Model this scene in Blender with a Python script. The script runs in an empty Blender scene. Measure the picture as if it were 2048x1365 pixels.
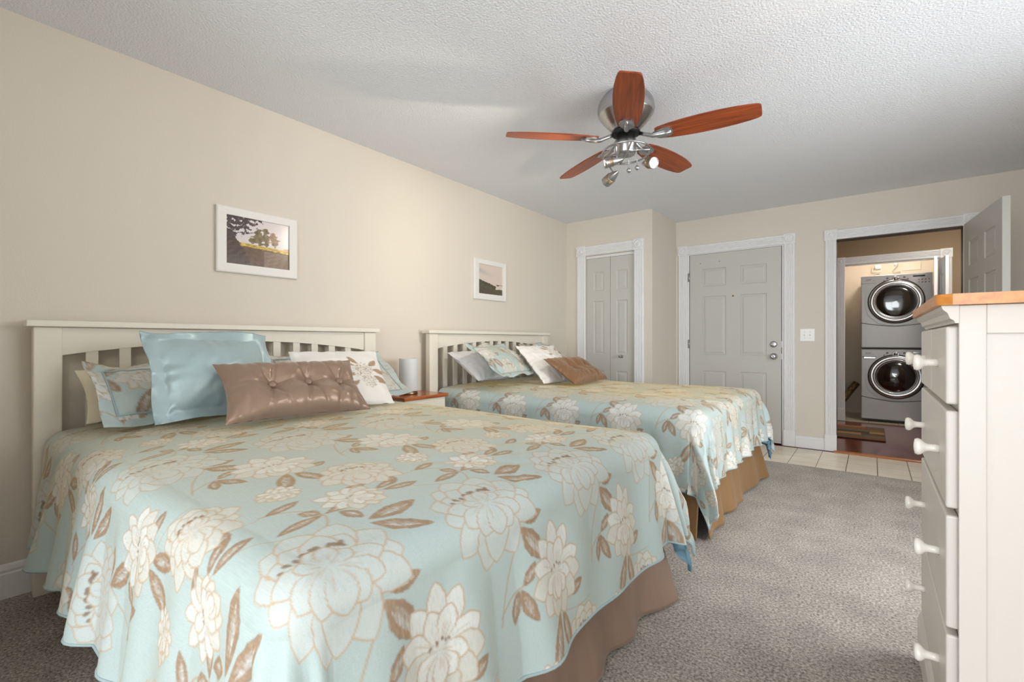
import bpy, bmesh, math, random
import numpy as np
from mathutils import Vector, Matrix

scn = bpy.context.scene
C = scn.collection
R = math.radians
rng = np.random.default_rng(7)
random.seed(7)

# ------------------------------------------------------------------ camera, world, light, exposure
CAMX, CAMZ, YAW, FPX = 2.84, 1.064, R(37.8), 930.0
cam_d = bpy.data.cameras.new('camera')
cam = bpy.data.objects.new('camera', cam_d)
C.objects.link(cam)
cam.location = (CAMX, 0.0, CAMZ)
cam.rotation_euler = (R(90), 0, YAW)
cam_d.sensor_width = 36.0
cam_d.lens = 36.0 * FPX / 2048.0
cam_d.clip_start = 0.05
scn.camera = cam

world = bpy.data.worlds.new('world')
scn.world = world
world.use_nodes = True
world.node_tree.nodes['Background'].inputs[0].default_value = (0.75, 0.86, 1.0, 1)
world.node_tree.nodes['Background'].inputs[1].default_value = 1.0

def area(name, loc, rot, sx, sy, power, col):
    d = bpy.data.lights.new(name, 'AREA')
    d.shape = 'RECTANGLE'; d.size = sx; d.size_y = sy; d.energy = power; d.color = col
    o = bpy.data.objects.new(name, d); C.objects.link(o)
    o.location = loc; o.rotation_euler = rot
    return o
# daylight coming through the glazed door behind the camera
area('window_daylight', (2.75, -2.85, 1.15), (R(90), 0, 0), 2.3, 2.05, 165, (0.93, 0.97, 1.0))
# added fill from an unseen right-hand window, put in to even out the room
area('side_fill', (4.22, 2.3, 1.30), (R(66), 0, R(90)), 2.0, 1.2, 88, (0.95, 0.98, 1.0))
scn.view_settings.view_transform = 'Standard'
scn.view_settings.look = 'None'
scn.view_settings.gamma = 1.0
scn.view_settings.exposure = 0.0
try:
    scn.view_settings.use_curve_mapping = False
except Exception:
    pass
scn.cycles.max_bounces = 10
scn.cycles.diffuse_bounces = 6

# ------------------------------------------------------------------ helpers
def lin(c):
    c = np.asarray(c, dtype=float) / 255.0
    return np.where(c <= 0.04045, c / 12.92, ((c + 0.055) / 1.055) ** 2.4)
def L4(r, g, b):
    v = lin((r, g, b)); return (float(v[0]), float(v[1]), float(v[2]), 1.0)

def tag(o, label=None, cat=None, group=None, kind=None):
    if label: o['label'] = label
    if cat: o['category'] = cat
    if group: o['group'] = group
    if kind: o['kind'] = kind
    return o

def empty(name, loc=(0, 0, 0), rz=0.0, label=None, cat=None, group=None, kind=None, parent=None):
    o = bpy.data.objects.new(name, None); C.objects.link(o)
    o.location = loc; o.rotation_euler = (0, 0, rz); o.empty_display_size = 0.05
    if parent: o.parent = parent
    return tag(o, label, cat, group, kind)

class MB:
    """collects shapes, links them as ONE mesh object"""
    def __init__(s): s.v = []; s.f = []; s.sm = []
    def add(s, vs, fs, smooth=False):
        b = len(s.v); s.v += [tuple(map(float, p)) for p in vs]
        s.f += [tuple(b + i for i in q) for q in fs]; s.sm += [smooth] * len(fs); return s
    def box(s, x0, x1, y0, y1, z0, z1):
        return s.add([(x0,y0,z0),(x1,y0,z0),(x1,y1,z0),(x0,y1,z0),(x0,y0,z1),(x1,y0,z1),(x1,y1,z1),(x0,y1,z1)],
                     [(0,3,2,1),(4,5,6,7),(0,1,5,4),(1,2,6,5),(2,3,7,6),(3,0,4,7)])
    def prism(s, poly, o, U, V, W, smooth=False):
        """2-D polygon in the U,V plane at o, pushed along W"""
        o, U, V, W = Vector(o), Vector(U), Vector(V), Vector(W); n = len(poly)
        a = [o + U * p[0] + V * p[1] for p in poly]; b = [p + W for p in a]
        fs = [tuple(range(n))[::-1], tuple(range(n, 2 * n))]
        s.add(a + b, fs)
        return s.add(a + b, [(i, (i + 1) % n, n + (i + 1) % n, n + i) for i in range(n)], smooth)
    def lathe(s, prof, o=(0,0,0), axis=(0,0,1), seg=32, smooth=True):
        o = Vector(o); ax = Vector(axis).normalized()
        u = ax.orthogonal().normalized(); w = ax.cross(u); vs = []; fs = []; n = len(prof)
        for r, h in prof:
            for k in range(seg):
                a = 2 * math.pi * k / seg
                vs.append(o + ax * h + (u * math.cos(a) + w * math.sin(a)) * max(r, 1e-5))
        for i in range(n - 1):
            for k in range(seg):
                k2 = (k + 1) % seg
                fs.append((i*seg+k, i*seg+k2, (i+1)*seg+k2, (i+1)*seg+k))
        if prof[0][0] > 1e-4: fs.append(tuple(range(seg))[::-1])
        if prof[-1][0] > 1e-4: fs.append(tuple((n-1)*seg + k for k in range(seg)))
        return s.add(vs, fs, smooth)
    def tube(s, pts, r, seg=10, closed=False, smooth=True):
        P = [Vector(p) for p in pts]; n = len(P); vs = []; fs = []
        rr = r if hasattr(r, '__len__') else [r] * n
        nrm = None
        for i in range(n):
            t = (P[(i+1) % n] - P[i-1]) if closed else (P[min(i+1, n-1)] - P[max(i-1, 0)])
            t.normalize()
            nrm = (nrm - t * nrm.dot(t)) if nrm is not None else t.orthogonal()
            if nrm.length < 1e-6: nrm = t.orthogonal()
            nrm.normalize(); b = t.cross(nrm)
            for k in range(seg):
                a = 2 * math.pi * k / seg
                vs.append(P[i] + (nrm * math.cos(a) + b * math.sin(a)) * rr[i])
        m = n if closed else n - 1
        for i in range(m):
            j = (i + 1) % n
            for k in range(seg):
                k2 = (k + 1) % seg; fs.append((i*seg+k, i*seg+k2, j*seg+k2, j*seg+k))
        if not closed:
            fs.append(tuple(range(seg))[::-1]); fs.append(tuple((n-1)*seg+k for k in range(seg)))
        return s.add(vs, fs, smooth)
    def sphere(s, c, r, sx=1, sy=1, sz=1, seg=20, rings=12):
        c = Vector(c); vs = []; fs = []
        for i in range(rings + 1):
            t = math.pi * i / rings
            for k in range(seg):
                a = 2 * math.pi * k / seg
                vs.append((c.x + r*sx*math.sin(t)*math.cos(a), c.y + r*sy*math.sin(t)*math.sin(a), c.z + r*sz*math.cos(t)))
        for i in range(rings):
            for k in range(seg):
                k2 = (k+1) % seg; fs.append((i*seg+k, (i+1)*seg+k, (i+1)*seg+k2, i*seg+k2))
        return s.add(vs, fs, True)
    def build(s, name, mat=None, parent=None, bevel=0.0, seg=2, merge=False):
        me = bpy.data.meshes.new(name)
        me.from_pydata(s.v, [], s.f)
        me.polygons.foreach_set('use_smooth', s.sm)
        bm = bmesh.new(); bm.from_mesh(me)
        if merge: bmesh.ops.remove_doubles(bm, verts=bm.verts, dist=1e-5)
        bmesh.ops.recalc_face_normals(bm, faces=bm.faces)
        bm.to_mesh(me); bm.free()
        if mat: me.materials.append(mat)
        o = bpy.data.objects.new(name, me); C.objects.link(o)
        if parent: o.parent = parent
        if bevel:
            m = o.modifiers.new('bevel', 'BEVEL'); m.width = bevel; m.segments = seg
            m.limit_method = 'ANGLE'; m.angle_limit = R(40); m.use_clamp_overlap = True
        return o

def grid_obj(name, P, mat, parent=None, col=None, closed=False, flip=False, smooth=True):
    """(n,m,3) array of points -> quad mesh, with an optional colour per point"""
    n, m = P.shape[:2]
    me = bpy.data.meshes.new(name)
    idx = np.arange(n * m, dtype=np.int32).reshape(n, m)
    q = np.stack([idx[:-1, :-1], idx[1:, :-1], idx[1:, 1:], idx[:-1, 1:]], -1).reshape(-1, 4)
    if flip: q = q[:, ::-1]
    nf = len(q)
    me.vertices.add(n * m); me.vertices.foreach_set('co', P.astype(np.float32).ravel())
    me.loops.add(nf * 4); me.loops.foreach_set('vertex_index', np.ascontiguousarray(q).ravel())
    me.polygons.add(nf); me.polygons.foreach_set('loop_start', np.arange(0, nf * 4, 4, dtype=np.int32))
    me.polygons.foreach_set('use_smooth', np.full(nf, smooth))
    me.update(calc_edges=True)
    if col is not None: set_col(me, col.reshape(-1, 3))
    me.materials.append(mat)
    o = bpy.data.objects.new(name, me); C.objects.link(o)
    if parent: o.parent = parent
    return o

def set_col(me, col):
    at = me.color_attributes.new('fabric_pattern', 'FLOAT_COLOR', 'POINT')
    c = np.ones((len(col), 4), np.float32); c[:, :3] = col
    at.data.foreach_set('color', c.ravel())

def mat(name, col, rough=0.5, metal=0.0, bump=None, var=None, sheen=None, emit=None, coat=0.0, attr=False, trans=0.0, spec=0.5, aniso=0.0):
    """procedural Principled material. bump=(scale,strength,distance[,stretch]); var=(scale,amount[,stretch])"""
    m = bpy.data.materials.new(name); m.use_nodes = True
    nt = m.node_tree; N = nt.nodes; K = nt.links; b = N['Principled BSDF']
    b.inputs['Roughness'].default_value = rough; b.inputs['Metallic'].default_value = metal
    b.inputs['Base Color'].default_value = col; b.inputs['Specular IOR Level'].default_value = spec
    b.inputs['Coat Weight'].default_value = coat; b.inputs['Coat Roughness'].default_value = 0.12
    b.inputs['Transmission Weight'].default_value = trans
    b.inputs['Anisotropic'].default_value = aniso
    tc = N.new('ShaderNodeTexCoord')
    def coords(stretch):
        mp = N.new('ShaderNodeMapping'); mp.inputs['Scale'].default_value = stretch
        K.new(tc.outputs['Object'], mp.inputs[0]); return mp.outputs[0]
    src = None
    if attr:
        a = N.new('ShaderNodeVertexColor'); a.layer_name = 'fabric_pattern'; src = a.outputs[0]
        K.new(src, b.inputs['Base Color'])
    if var:
        n = N.new('ShaderNodeTexNoise'); n.inputs['Scale'].default_value = var[0]; n.inputs['Detail'].default_value = 6
        K.new(coords(var[2] if len(var) > 2 else (1, 1, 1)), n.inputs['Vector'])
        mr = N.new('ShaderNodeMapRange'); mr.inputs[1].default_value = 0.3; mr.inputs[2].default_value = 0.7
        mr.inputs[3].default_value = 1 - var[1]; mr.inputs[4].default_value = 1 + var[1]
        K.new(n.outputs[0], mr.inputs[0])
        mx = N.new('ShaderNodeMix'); mx.data_type = 'RGBA'; mx.blend_type = 'MULTIPLY'; mx.inputs[0].default_value = 1
        if src: K.new(src, mx.inputs[6])
        else: mx.inputs[6].default_value = col
        cc = N.new('ShaderNodeCombineColor')
        for i in range(3): K.new(mr.outputs[0], cc.inputs[i])
        K.new(cc.outputs[0], mx.inputs[7]); K.new(mx.outputs[2], b.inputs['Base Color'])
    if bump:
        n = N.new('ShaderNodeTexNoise'); n.inputs['Scale'].default_value = bump[0]; n.inputs['Detail'].default_value = 3
        K.new(coords(bump[3] if len(bump) > 3 else (1, 1, 1)), n.inputs['Vector'])
        bp = N.new('ShaderNodeBump'); bp.inputs['Strength'].default_value = bump[1]; bp.inputs['Distance'].default_value = bump[2]
        K.new(n.outputs[0], bp.inputs['Height']); K.new(bp.outputs[0], b.inputs['Normal'])
    if sheen:
        b.inputs['Sheen Weight'].default_value = sheen[0]; b.inputs['Sheen Tint'].default_value = sheen[1]
        b.inputs['Sheen Roughness'].default_value = sheen[2]
    if emit:
        b.inputs['Emission Color'].default_value = emit[0]; b.inputs['Emission Strength'].default_value = emit[1]
    return m

def wood_mat(name, c1, c2, axis=0, scale=1.0, rough=0.35, coat=0.3):
    m = bpy.data.materials.new(name); m.use_nodes = True
    nt = m.node_tree; N = nt.nodes; K = nt.links; b = N['Principled BSDF']
    b.inputs['Roughness'].default_value = rough; b.inputs['Coat Weight'].default_value = coat; b.inputs['Coat Roughness'].default_value = 0.15
    tc = N.new('ShaderNodeTexCoord'); mp = N.new('ShaderNodeMapping')
    s = [18 * scale] * 3; s[axis] = 1.2 * scale; mp.inputs['Scale'].default_value = s
    K.new(tc.outputs['Object'], mp.inputs[0])
    n = N.new('ShaderNodeTexNoise'); n.inputs['Scale'].default_value = 3.0; n.inputs['Detail'].default_value = 8; n.inputs['Distortion'].default_value = 0.6
    K.new(mp.outputs[0], n.inputs['Vector'])
    cr = N.new('ShaderNodeValToRGB'); cr.color_ramp.elements[0].position = 0.3; cr.color_ramp.elements[1].position = 0.72
    cr.color_ramp.elements[0].color = c1; cr.color_ramp.elements[1].color = c2
    K.new(n.outputs[0], cr.inputs[0]); K.new(cr.outputs[0], b.inputs['Base Color'])
    return m

M = {}
M['wall'] = mat('wall_paint', L4(216, 208, 196), 0.75, bump=(140, 0.25, 0.004))
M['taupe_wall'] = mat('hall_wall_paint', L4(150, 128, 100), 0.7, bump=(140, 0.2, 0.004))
M['laundry_wall'] = mat('laundry_wall_paint', L4(222, 210, 192), 0.7, bump=(140, 0.2, 0.004))
M['ceiling'] = mat('ceiling_texture', L4(230, 232, 236), 0.9, bump=(100, 0.62, 0.011))
M['trim'] = mat('trim_paint', L4(228, 228, 229), 0.4)
M['door'] = mat('door_paint', L4(196, 194, 188), 0.5, bump=(30, 0.05, 0.002, (6, 6, 0.6)))
M['white_paint'] = mat('cream_white_furniture_paint', L4(228, 222, 208), 0.4)
M['dresser_white'] = mat('dresser_white_paint', L4(212, 207, 200), 0.38)
M['knob_white'] = mat('porcelain_white', L4(238, 234, 226), 0.2, coat=0.4)
M['plate_white'] = mat('white_plastic', L4(240, 240, 238), 0.3)
M['dark'] = mat('dark_gap', L4(30, 26, 22), 0.8)
M['nickel'] = mat('brushed_nickel', L4(182, 182, 183), 0.28, 1.0, var=(40, 0.12, (1, 1, 12)))
M['chrome'] = mat('satin_chrome', L4(200, 200, 200), 0.15, 1.0)
M['bronze'] = mat('antique_bronze', L4(150, 125, 95), 0.35, 1.0)
M['black'] = mat('black_rubber', L4(22, 22, 22), 0.5)
M['print_glass'] = None
M['wood_top'] = wood_mat('honey_oak_top', L4(186, 112, 38), L4(222, 148, 66), 1, 1.0)
M['wood_night'] = wood_mat('chestnut_top', L4(150, 74, 30), L4(190, 108, 52), 1, 1.0, 0.25)
M['wood_blade'] = wood_mat('cherry_blade', L4(104, 38, 4), L4(166, 76, 18), 0, 1.2, 0.4, 0.08)
M['appliance'] = mat('silver_appliance_paint', L4(172, 171, 169), 0.34, 0.1)
M['appliance_dark'] = mat('silver_appliance_panel', L4(128, 127, 125), 0.35, 0.35)
M['ring'] = mat('polished_ring', L4(190, 190, 190), 0.22, 1.0, aniso=0.5)
M['glass_dark'] = mat('dark_door_glass', L4(18, 18, 19), 0.06, spec=0.8, coat=1.0)
M['satin_blue'] = mat('pale_blue_satin', L4(164, 185, 189), 0.34, 0.2, bump=(8, 0.35, 0.03), aniso=.5, sheen=(0.3, (0.8, 0.95, 1, 1), 0.4))
M['satin_brown'] = mat('taupe_brown_satin', L4(146, 122, 105), 0.33, 0.3, bump=(14, 0.3, 0.014), sheen=(0.3, (1, 0.86, 0.75, 1), 0.4))
M['satin_brown_warm_lit'] = mat('warm_lit_taupe_satin', L4(128, 92, 62), 0.38, bump=(14, 0.2, 0.012), sheen=(0.3, (1, 0.8, 0.6, 1), 0.4))  # taupe pillow satin again, warm light on the far bed put into its colour
M['skirt'] = mat('taupe_satin_skirt', L4(140, 116, 100), 0.36, var=(30, 0.06, (1, 1, .1)), sheen=(0.2, (1, 0.86, 0.75, 1), 0.4))
M['skirt_warm_lit'] = mat('warm_lit_taupe_skirt', L4(142, 108, 70), 0.36, var=(30, 0.06, (1, 1, .1)), sheen=(0.2, (1, 0.8, 0.6, 1), 0.4))  # same taupe skirt cloth, coloured as the warm light tints it
M['lining'] = mat('slate_blue_lining', L4(98, 134, 152), 0.4)
M['piping'] = mat('pale_blue_piping', L4(160, 180, 184), 0.45)
M['fabric'] = mat('floral_damask', L4(170, 190, 188), 0.5, attr=True, bump=(420, 0.12, 0.002, (1, .25, 1)), var=(160, 0.05, (0.2, 3, 3)), sheen=(0.95, L4(160, 130, 56), 0.32))
M['fabric_white'] = mat('white_embroidered_satin', L4(232, 231, 230), 0.45, attr=True, bump=(12, 0.2, 0.01), sheen=(0.2, (1, 1, 1, 1), 0.4))
M['white_cotton'] = mat('white_cotton', L4(226, 226, 228), 0.7, bump=(16, 0.25, 0.012))
M['cream_cotton'] = mat('cream_cotton', L4(224, 214, 190), 0.7, bump=(16, 0.25, 0.012))
M['mattress'] = mat('mattress_ticking', L4(216, 214, 210), 0.8, bump=(60, 0.2, 0.004))
M['frost'] = mat('frosted_glass', L4(226, 229, 230), 0.5, trans=0.15, spec=0.5)
M['print'] = mat('photo_print', L4(128, 128, 128), 0.22, attr=True, coat=0.6)
M['frame_white'] = mat('whitewashed_frame', L4(228, 226, 222), 0.5, bump=(60, 0.15, 0.003, (1, .2, 1)))
M['cover_plate'] = mat('painted_cover_plate', L4(226, 216, 200), 0.6)
M['foil'] = None

# carpet: cut pile
def carpet_mat():
    m = bpy.data.materials.new('grey_brown_carpet'); m.use_nodes = True
    nt = m.node_tree; N = nt.nodes; K = nt.links; b = N['Principled BSDF']
    b.inputs['Roughness'].default_value = 1.0; b.inputs['Specular IOR Level'].default_value = 0.1
    tc = N.new('ShaderNodeTexCoord')
    n1 = N.new('ShaderNodeTexNoise'); n1.inputs['Scale'].default_value = 105; n1.inputs['Detail'].default_value = 5; n1.inputs['Roughness'].default_value = 0.75
    n2 = N.new('ShaderNodeTexNoise'); n2.inputs['Scale'].default_value = 5; n2.inputs['Detail'].default_value = 5
    K.new(tc.outputs['Object'], n1.inputs['Vector']); K.new(tc.outputs['Object'], n2.inputs['Vector'])
    c1 = N.new('ShaderNodeValToRGB'); c1.color_ramp.elements[0].position = 0.34; c1.color_ramp.elements[1].position = 0.64
    c1.color_ramp.elements[0].color = L4(112, 104, 96); c1.color_ramp.elements[1].color = L4(238, 230, 219)
    K.new(n1.outputs[0], c1.inputs[0])
    mr = N.new('ShaderNodeMapRange'); mr.inputs[1].default_value = 0.35; mr.inputs[2].default_value = 0.65; mr.inputs[3].default_value = 0.86; mr.inputs[4].default_value = 1.08
    K.new(n2.outputs[0], mr.inputs[0])
    mx = N.new('ShaderNodeVectorMath'); mx.operation = 'SCALE'
    K.new(c1.outputs[0], mx.inputs[0]); K.new(mr.outputs[0], mx.inputs['Scale']); K.new(mx.outputs[0], b.inputs['Base Color'])
    bp = N.new('ShaderNodeBump'); bp.inputs['Strength'].default_value = 0.9; bp.inputs['Distance'].default_value = 0.012
    K.new(n1.outputs[0], bp.inputs['Height']); K.new(bp.outputs[0], b.inputs['Normal'])
    return m
M['carpet'] = carpet_mat()

def tile_mat(name, w, h, x0, y0, col, grout, gw=0.006):
    m = bpy.data.materials.new(name); m.use_nodes = True
    nt = m.node_tree; N = nt.nodes; K = nt.links; b = N['Principled BSDF']
    b.inputs['Roughness'].default_value = 0.3
    tc = N.new('ShaderNodeTexCoord'); sx = N.new('ShaderNodeSeparateXYZ'); K.new(tc.outputs['Object'], sx.inputs[0])
    def mth(op, a, bb):
        n = N.new('ShaderNodeMath'); n.operation = op
        for i, q in enumerate((a, bb)):
            if hasattr(q, 'links'): K.new(q, n.inputs[i])
            else: n.inputs[i].default_value = q
        return n.outputs[0]
    def line(src, o, per, g):
        t = mth('DIVIDE', mth('SUBTRACT', src, o), per)
        fr = mth('ABSOLUTE', mth('SUBTRACT', t, mth('ROUND', t, 0.0)), 0.0)
        return mth('LESS_THAN', fr, g / per)
    gx = line(sx.outputs[0], x0, w, gw * .5); gy = line(sx.outputs[1], y0, h, gw * .5)
    gg = mth('MAXIMUM', gx, mth('MULTIPLY', gy, 0.55))
    n = N.new('ShaderNodeTexNoise'); n.inputs['Scale'].default_value = 3.5; K.new(tc.outputs['Object'], n.inputs['Vector'])
    cr = N.new('ShaderNodeValToRGB'); cr.color_ramp.elements[0].color = col[0]; cr.color_ramp.elements[1].color = col[1]
    cr.color_ramp.elements[0].position = .35; cr.color_ramp.elements[1].position = .65
    K.new(n.outputs[0], cr.inputs[0])
    mx = N.new('ShaderNodeMix'); mx.data_type = 'RGBA'; K.new(gg, mx.inputs[0]); K.new(cr.outputs[0], mx.inputs[6]); mx.inputs[7].default_value = grout
    K.new(mx.outputs[2], b.inputs['Base Color'])
    return m
M['tile'] = tile_mat('cream_floor_tile', 0.207, 0.207, 2.25, 5.43, (L4(226, 214, 194), L4(238, 228, 210)), L4(110, 100, 86))
M['tile2'] = tile_mat('laundry_floor_tile', 0.3, 0.3, 2.5, 7.7, (L4(200, 186, 160), L4(214, 202, 178)), L4(110, 96, 78))

def plank_mat():
    m = bpy.data.materials.new('cherry_strip_flooring'); m.use_nodes = True
    nt = m.node_tree; N = nt.nodes; K = nt.links; b = N['Principled BSDF']
    b.inputs['Roughness'].default_value = 0.18; b.inputs['Coat Weight'].default_value = 0.5; b.inputs['Coat Roughness'].default_value = 0.1
    tc = N.new('ShaderNodeTexCoord')
    br = N.new('ShaderNodeTexBrick'); br.inputs['Scale'].default_value = 1.0
    br.inputs['Brick Width'].default_value = 0.7; br.inputs['Row Height'].default_value = 0.07; br.inputs['Mortar Size'].default_value = 0.0015
    br.inputs['Color1'].default_value = L4(112, 44, 22); br.inputs['Color2'].default_value = L4(134, 58, 30); br.inputs['Mortar'].default_value = L4(60, 26, 14)
    K.new(tc.outputs['Object'], br.inputs['Vector'])
    mp = N.new('ShaderNodeMapping'); mp.inputs['Scale'].default_value = (2, 40, 1); K.new(tc.outputs['Object'], mp.inputs[0])
    n = N.new('ShaderNodeTexNoise'); n.inputs['Scale'].default_value = 3; n.inputs['Detail'].default_value = 6; K.new(mp.outputs[0], n.inputs['Vector'])
    mr = N.new('ShaderNodeMapRange'); mr.inputs[1].default_value = .3; mr.inputs[2].default_value = .7; mr.inputs[3].default_value = .75; mr.inputs[4].default_value = 1.15
    K.new(n.outputs[0], mr.inputs[0])
    mx = N.new('ShaderNodeVectorMath'); mx.operation = 'SCALE'; K.new(br.outputs[0], mx.inputs[0]); K.new(mr.outputs[0], mx.inputs['Scale'])
    K.new(mx.outputs[0], b.inputs['Base Color'])
    return m
M['plank'] = plank_mat()

def glass_mat():
    m = bpy.data.materials.new('window_glass'); m.use_nodes = True
    nt = m.node_tree; N = nt.nodes; K = nt.links; N.remove(N['Principled BSDF'])
    t = N.new('ShaderNodeBsdfTransparent'); g = N.new('ShaderNodeBsdfGlossy'); g.inputs['Roughness'].default_value = 0.02
    mx = N.new('ShaderNodeMixShader'); mx.inputs[0].default_value = 0.06
    K.new(t.outputs[0], mx.inputs[1]); K.new(g.outputs[0], mx.inputs[2]); K.new(mx.outputs[0], N['Material Output'].inputs[0])
    return m
M['pane'] = glass_mat()

def foil_mat():
    m = mat('crinkled_foil', L4(150, 125, 90), 0.3, 0.9, bump=(60, 1.0, 0.02), var=(45, 0.7))
    return m
M['foil'] = foil_mat()

# ------------------------------------------------------------------ room shell
H = 2.44
def struct(name, mb, m, parent=None, **k):
    o = mb.build(name, m, parent, **k)
    if not parent: o['kind'] = 'structure'
    return o
def wall_x(name, y0, y1, x0, x1, holes, m, z1=H):
    """wall lying along x between y0,y1, with openings (xa, xb, za, zb)"""
    b = MB(); xs = x0
    for xa, xb, za, zb in sorted(holes):
        b.box(xs, xa, y0, y1, 0, z1)
        if za > 0: b.box(xa, xb, y0, y1, 0, za)
        b.box(xa, xb, y0, y1, zb, z1); xs = xb
    b.box(xs, x1, y0, y1, 0, z1)
    return struct(name, b, m)

struct('floor', MB().box(-0.1, 4.1, -2.72, 4.66, -0.12, 0.0), M['carpet'])
struct('floor_tile', MB().box(-0.1, 4.1, 4.66, 5.405, -0.12, -0.004).box(-0.1, 2.53, 5.405, 5.58, -0.12, -0.004), M['tile'])
struct('floor_hall', MB().box(1.6, 4.7, 5.405, 7.62, -0.12, -0.003), M['plank'])
struct('floor_laundry', MB().box(2.2, 4.0, 7.62, 8.8, -0.12, -0.004), M['tile2'])
struct('ceiling', MB().box(-0.1, 4.8, -2.72, 8.8, H, H + 0.1), M['ceiling'])
struct('wall_left', MB().box(-0.1, 0.0, -2.72, 5.57, 0, H), M['wall'])
struct('wall_right', MB().box(4.0, 4.1, -2.72, 1.3, 0, H).box(4.0, 4.1, 3.3, 5.45, 0, H).box(4.0, 4.1, 1.3, 3.3, 0, .68).box(4.0, 4.1, 1.3, 3.3, 2.02, H), M['wall'])
w2 = empty('fill_window_2', (4.05, 2.3, 0.68), kind='structure')  # unseen window, added as an opening for the fill light
fb = MB()
for y in (-1.0, -.03, .94): fb.box(-.03, .03, y, y + .06, 0, 1.34)
for z in (0, .65, 1.28): fb.box(-.03, .03, -1.0, 1.0, z, z + .06)
fb.build('window_frame', M['trim'], w2)
MB().box(-.06, .02, -1.06, 1.06, -.03, .0).build('window_sill', M['trim'], w2)
MB().box(-.003, .003, -.94, .94, .06, 1.28).build('window_pane', M['pane'], w2)
wall_x('wall_closet', 4.71, 4.80, 0.0, 1.03, [(0.25, 0.836, 0, 2.03)], M['wall'])
struct('wall_return', MB().box(0.94, 1.03, 4.80, 5.45, 0, H), M['wall'])
wall_x('wall_back', 5.45, 5.57, 0.0, 4.7, [(1.16, 2.125, 0, 2.06), (2.545, 3.465, 0, 2.055)], M['wall'])
wall_x('wall_front', -2.72, -2.60, -0.1, 4.1, [(1.6, 3.9, 0.06, 2.14)], M['wall'])
struct('wall_shade_block', MB().box(0.0, 1.15, -2.6, -0.12, 0, H), M['wall'])   # unseen block left of the camera, added to shade the near left corner
# hall and laundry closet beyond the doorway
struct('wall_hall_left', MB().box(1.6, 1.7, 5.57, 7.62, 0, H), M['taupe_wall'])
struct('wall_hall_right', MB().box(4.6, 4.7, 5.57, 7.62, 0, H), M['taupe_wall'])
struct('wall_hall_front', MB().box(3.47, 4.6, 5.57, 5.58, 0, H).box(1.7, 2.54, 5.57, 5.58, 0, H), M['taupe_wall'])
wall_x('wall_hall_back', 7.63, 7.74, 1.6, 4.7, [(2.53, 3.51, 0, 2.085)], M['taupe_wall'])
struct('wall_laundry_left', MB().box(2.36, 2.46, 7.74, 8.7, 0, H), M['laundry_wall'])
struct('wall_laundry_right', MB().box(3.62, 3.72, 7.74, 8.7, 0, H), M['laundry_wall'])
struct('wall_laundry_back', MB().box(2.36, 3.72, 8.6, 8.7, 0, H), M['laundry_wall'])

# window / glazed door behind the camera
w1 = empty('window_1', (2.75, -2.66, 0.06), kind='structure')
fb = MB()
for x in (-1.15, -0.03, 1.09): fb.box(x, x + 0.06, -0.03, 0.03, 0, 2.08)
for z in (0, 2.02): fb.box(-1.15, 1.15, -0.03, 0.03, z, z + 0.06)
fb.build('window_frame', M['trim'], w1)
mb_ = MB()
for k in range(1, 5):
    z = 0.06 + k * 0.392; mb_.box(-1.09, 1.09, -0.012, 0.012, z - 0.01, z + 0.01)
for x in (-.74, -.38, .39, .74): mb_.box(x - 0.01, x + 0.01, -0.012, 0.012, 0.06, 2.02)
mb_.build('muntin', M['trim'], w1)
MB().box(-1.09, 1.09, -0.003, 0.003, 0.06, 2.02).build('window_pane', M['pane'], w1)

# profiles
def fluted(w, t=0.018, n=4):
    p = [(0, 0), (0, t * .7), (w * .06, t)]
    g0, g1 = w * 0.17, w * 0.83; gw = (g1 - g0) / n
    for i in range(n):
        a = g0 + i * gw + gw * 0.14; bb = g0 + (i + 1) * gw - gw * 0.14
        for k in range(7):
            q = k / 6; p.append((a + (bb - a) * q, t - 0.006 * math.sin(math.pi * q)))
    return p + [(w * .94, t), (w, t * .7), (w, 0)]
def rosette(mbx, cx, cz, w, y, sgn=-1):
    t = 0.024
    ya, yb = sorted((y, y + sgn * t))
    mbx.box(cx - w/2, cx + w/2, ya, yb, cz - w/2, cz + w/2)
    mbx.lathe([(w*.40, 0), (w*.40, .004), (w*.33, .006), (w*.30, .001), (w*.20, .001), (w*.17, .006), (w*.08, .007), (0, .004)], (cx, y + sgn * t, cz), (0, sgn, 0), 28)
def casing(n, xl, xr, zt, y, w, m, wr=None, plinth=0.16):
    wr = wr or w
    root = empty('trim_%d' % n, (0, y, 0), kind='structure')
    for (x0, ww) in ((xl - w, w), (xr, wr)):
        MB().prism(fluted(ww), (x0, 0, plinth), (1, 0, 0), (0, -1, 0), (0, 0, zt - plinth)).build('side_casing', m, root)
        MB().box(x0 - .003, x0 + ww + .003, -.026, 0, 0, plinth).build('plinth_block', m, root, bevel=.003)
        r = MB(); rosette(r, x0 + ww/2, zt + ww/2, ww + .008, 0); r.build('rosette', m, root)
    MB().prism(fluted(w), (xl + .004, 0, zt), (0, 0, 1), (0, -1, 0), (xr - xl - .008, 0, 0)).build('head_casing', m, root)
    return root
casing(1, 0.25, 0.836, 2.035, 4.71, 0.105, M['trim'])
casing(2, 1.160, 2.125, 2.05, 5.45, 0.098, M['trim'])
casing(3, 2.565, 3.445, 2.04, 5.45, 0.092, M['trim'])
casing(4, 2.548, 3.492, 2.075, 7.63, 0.10, M['trim'])

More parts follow.
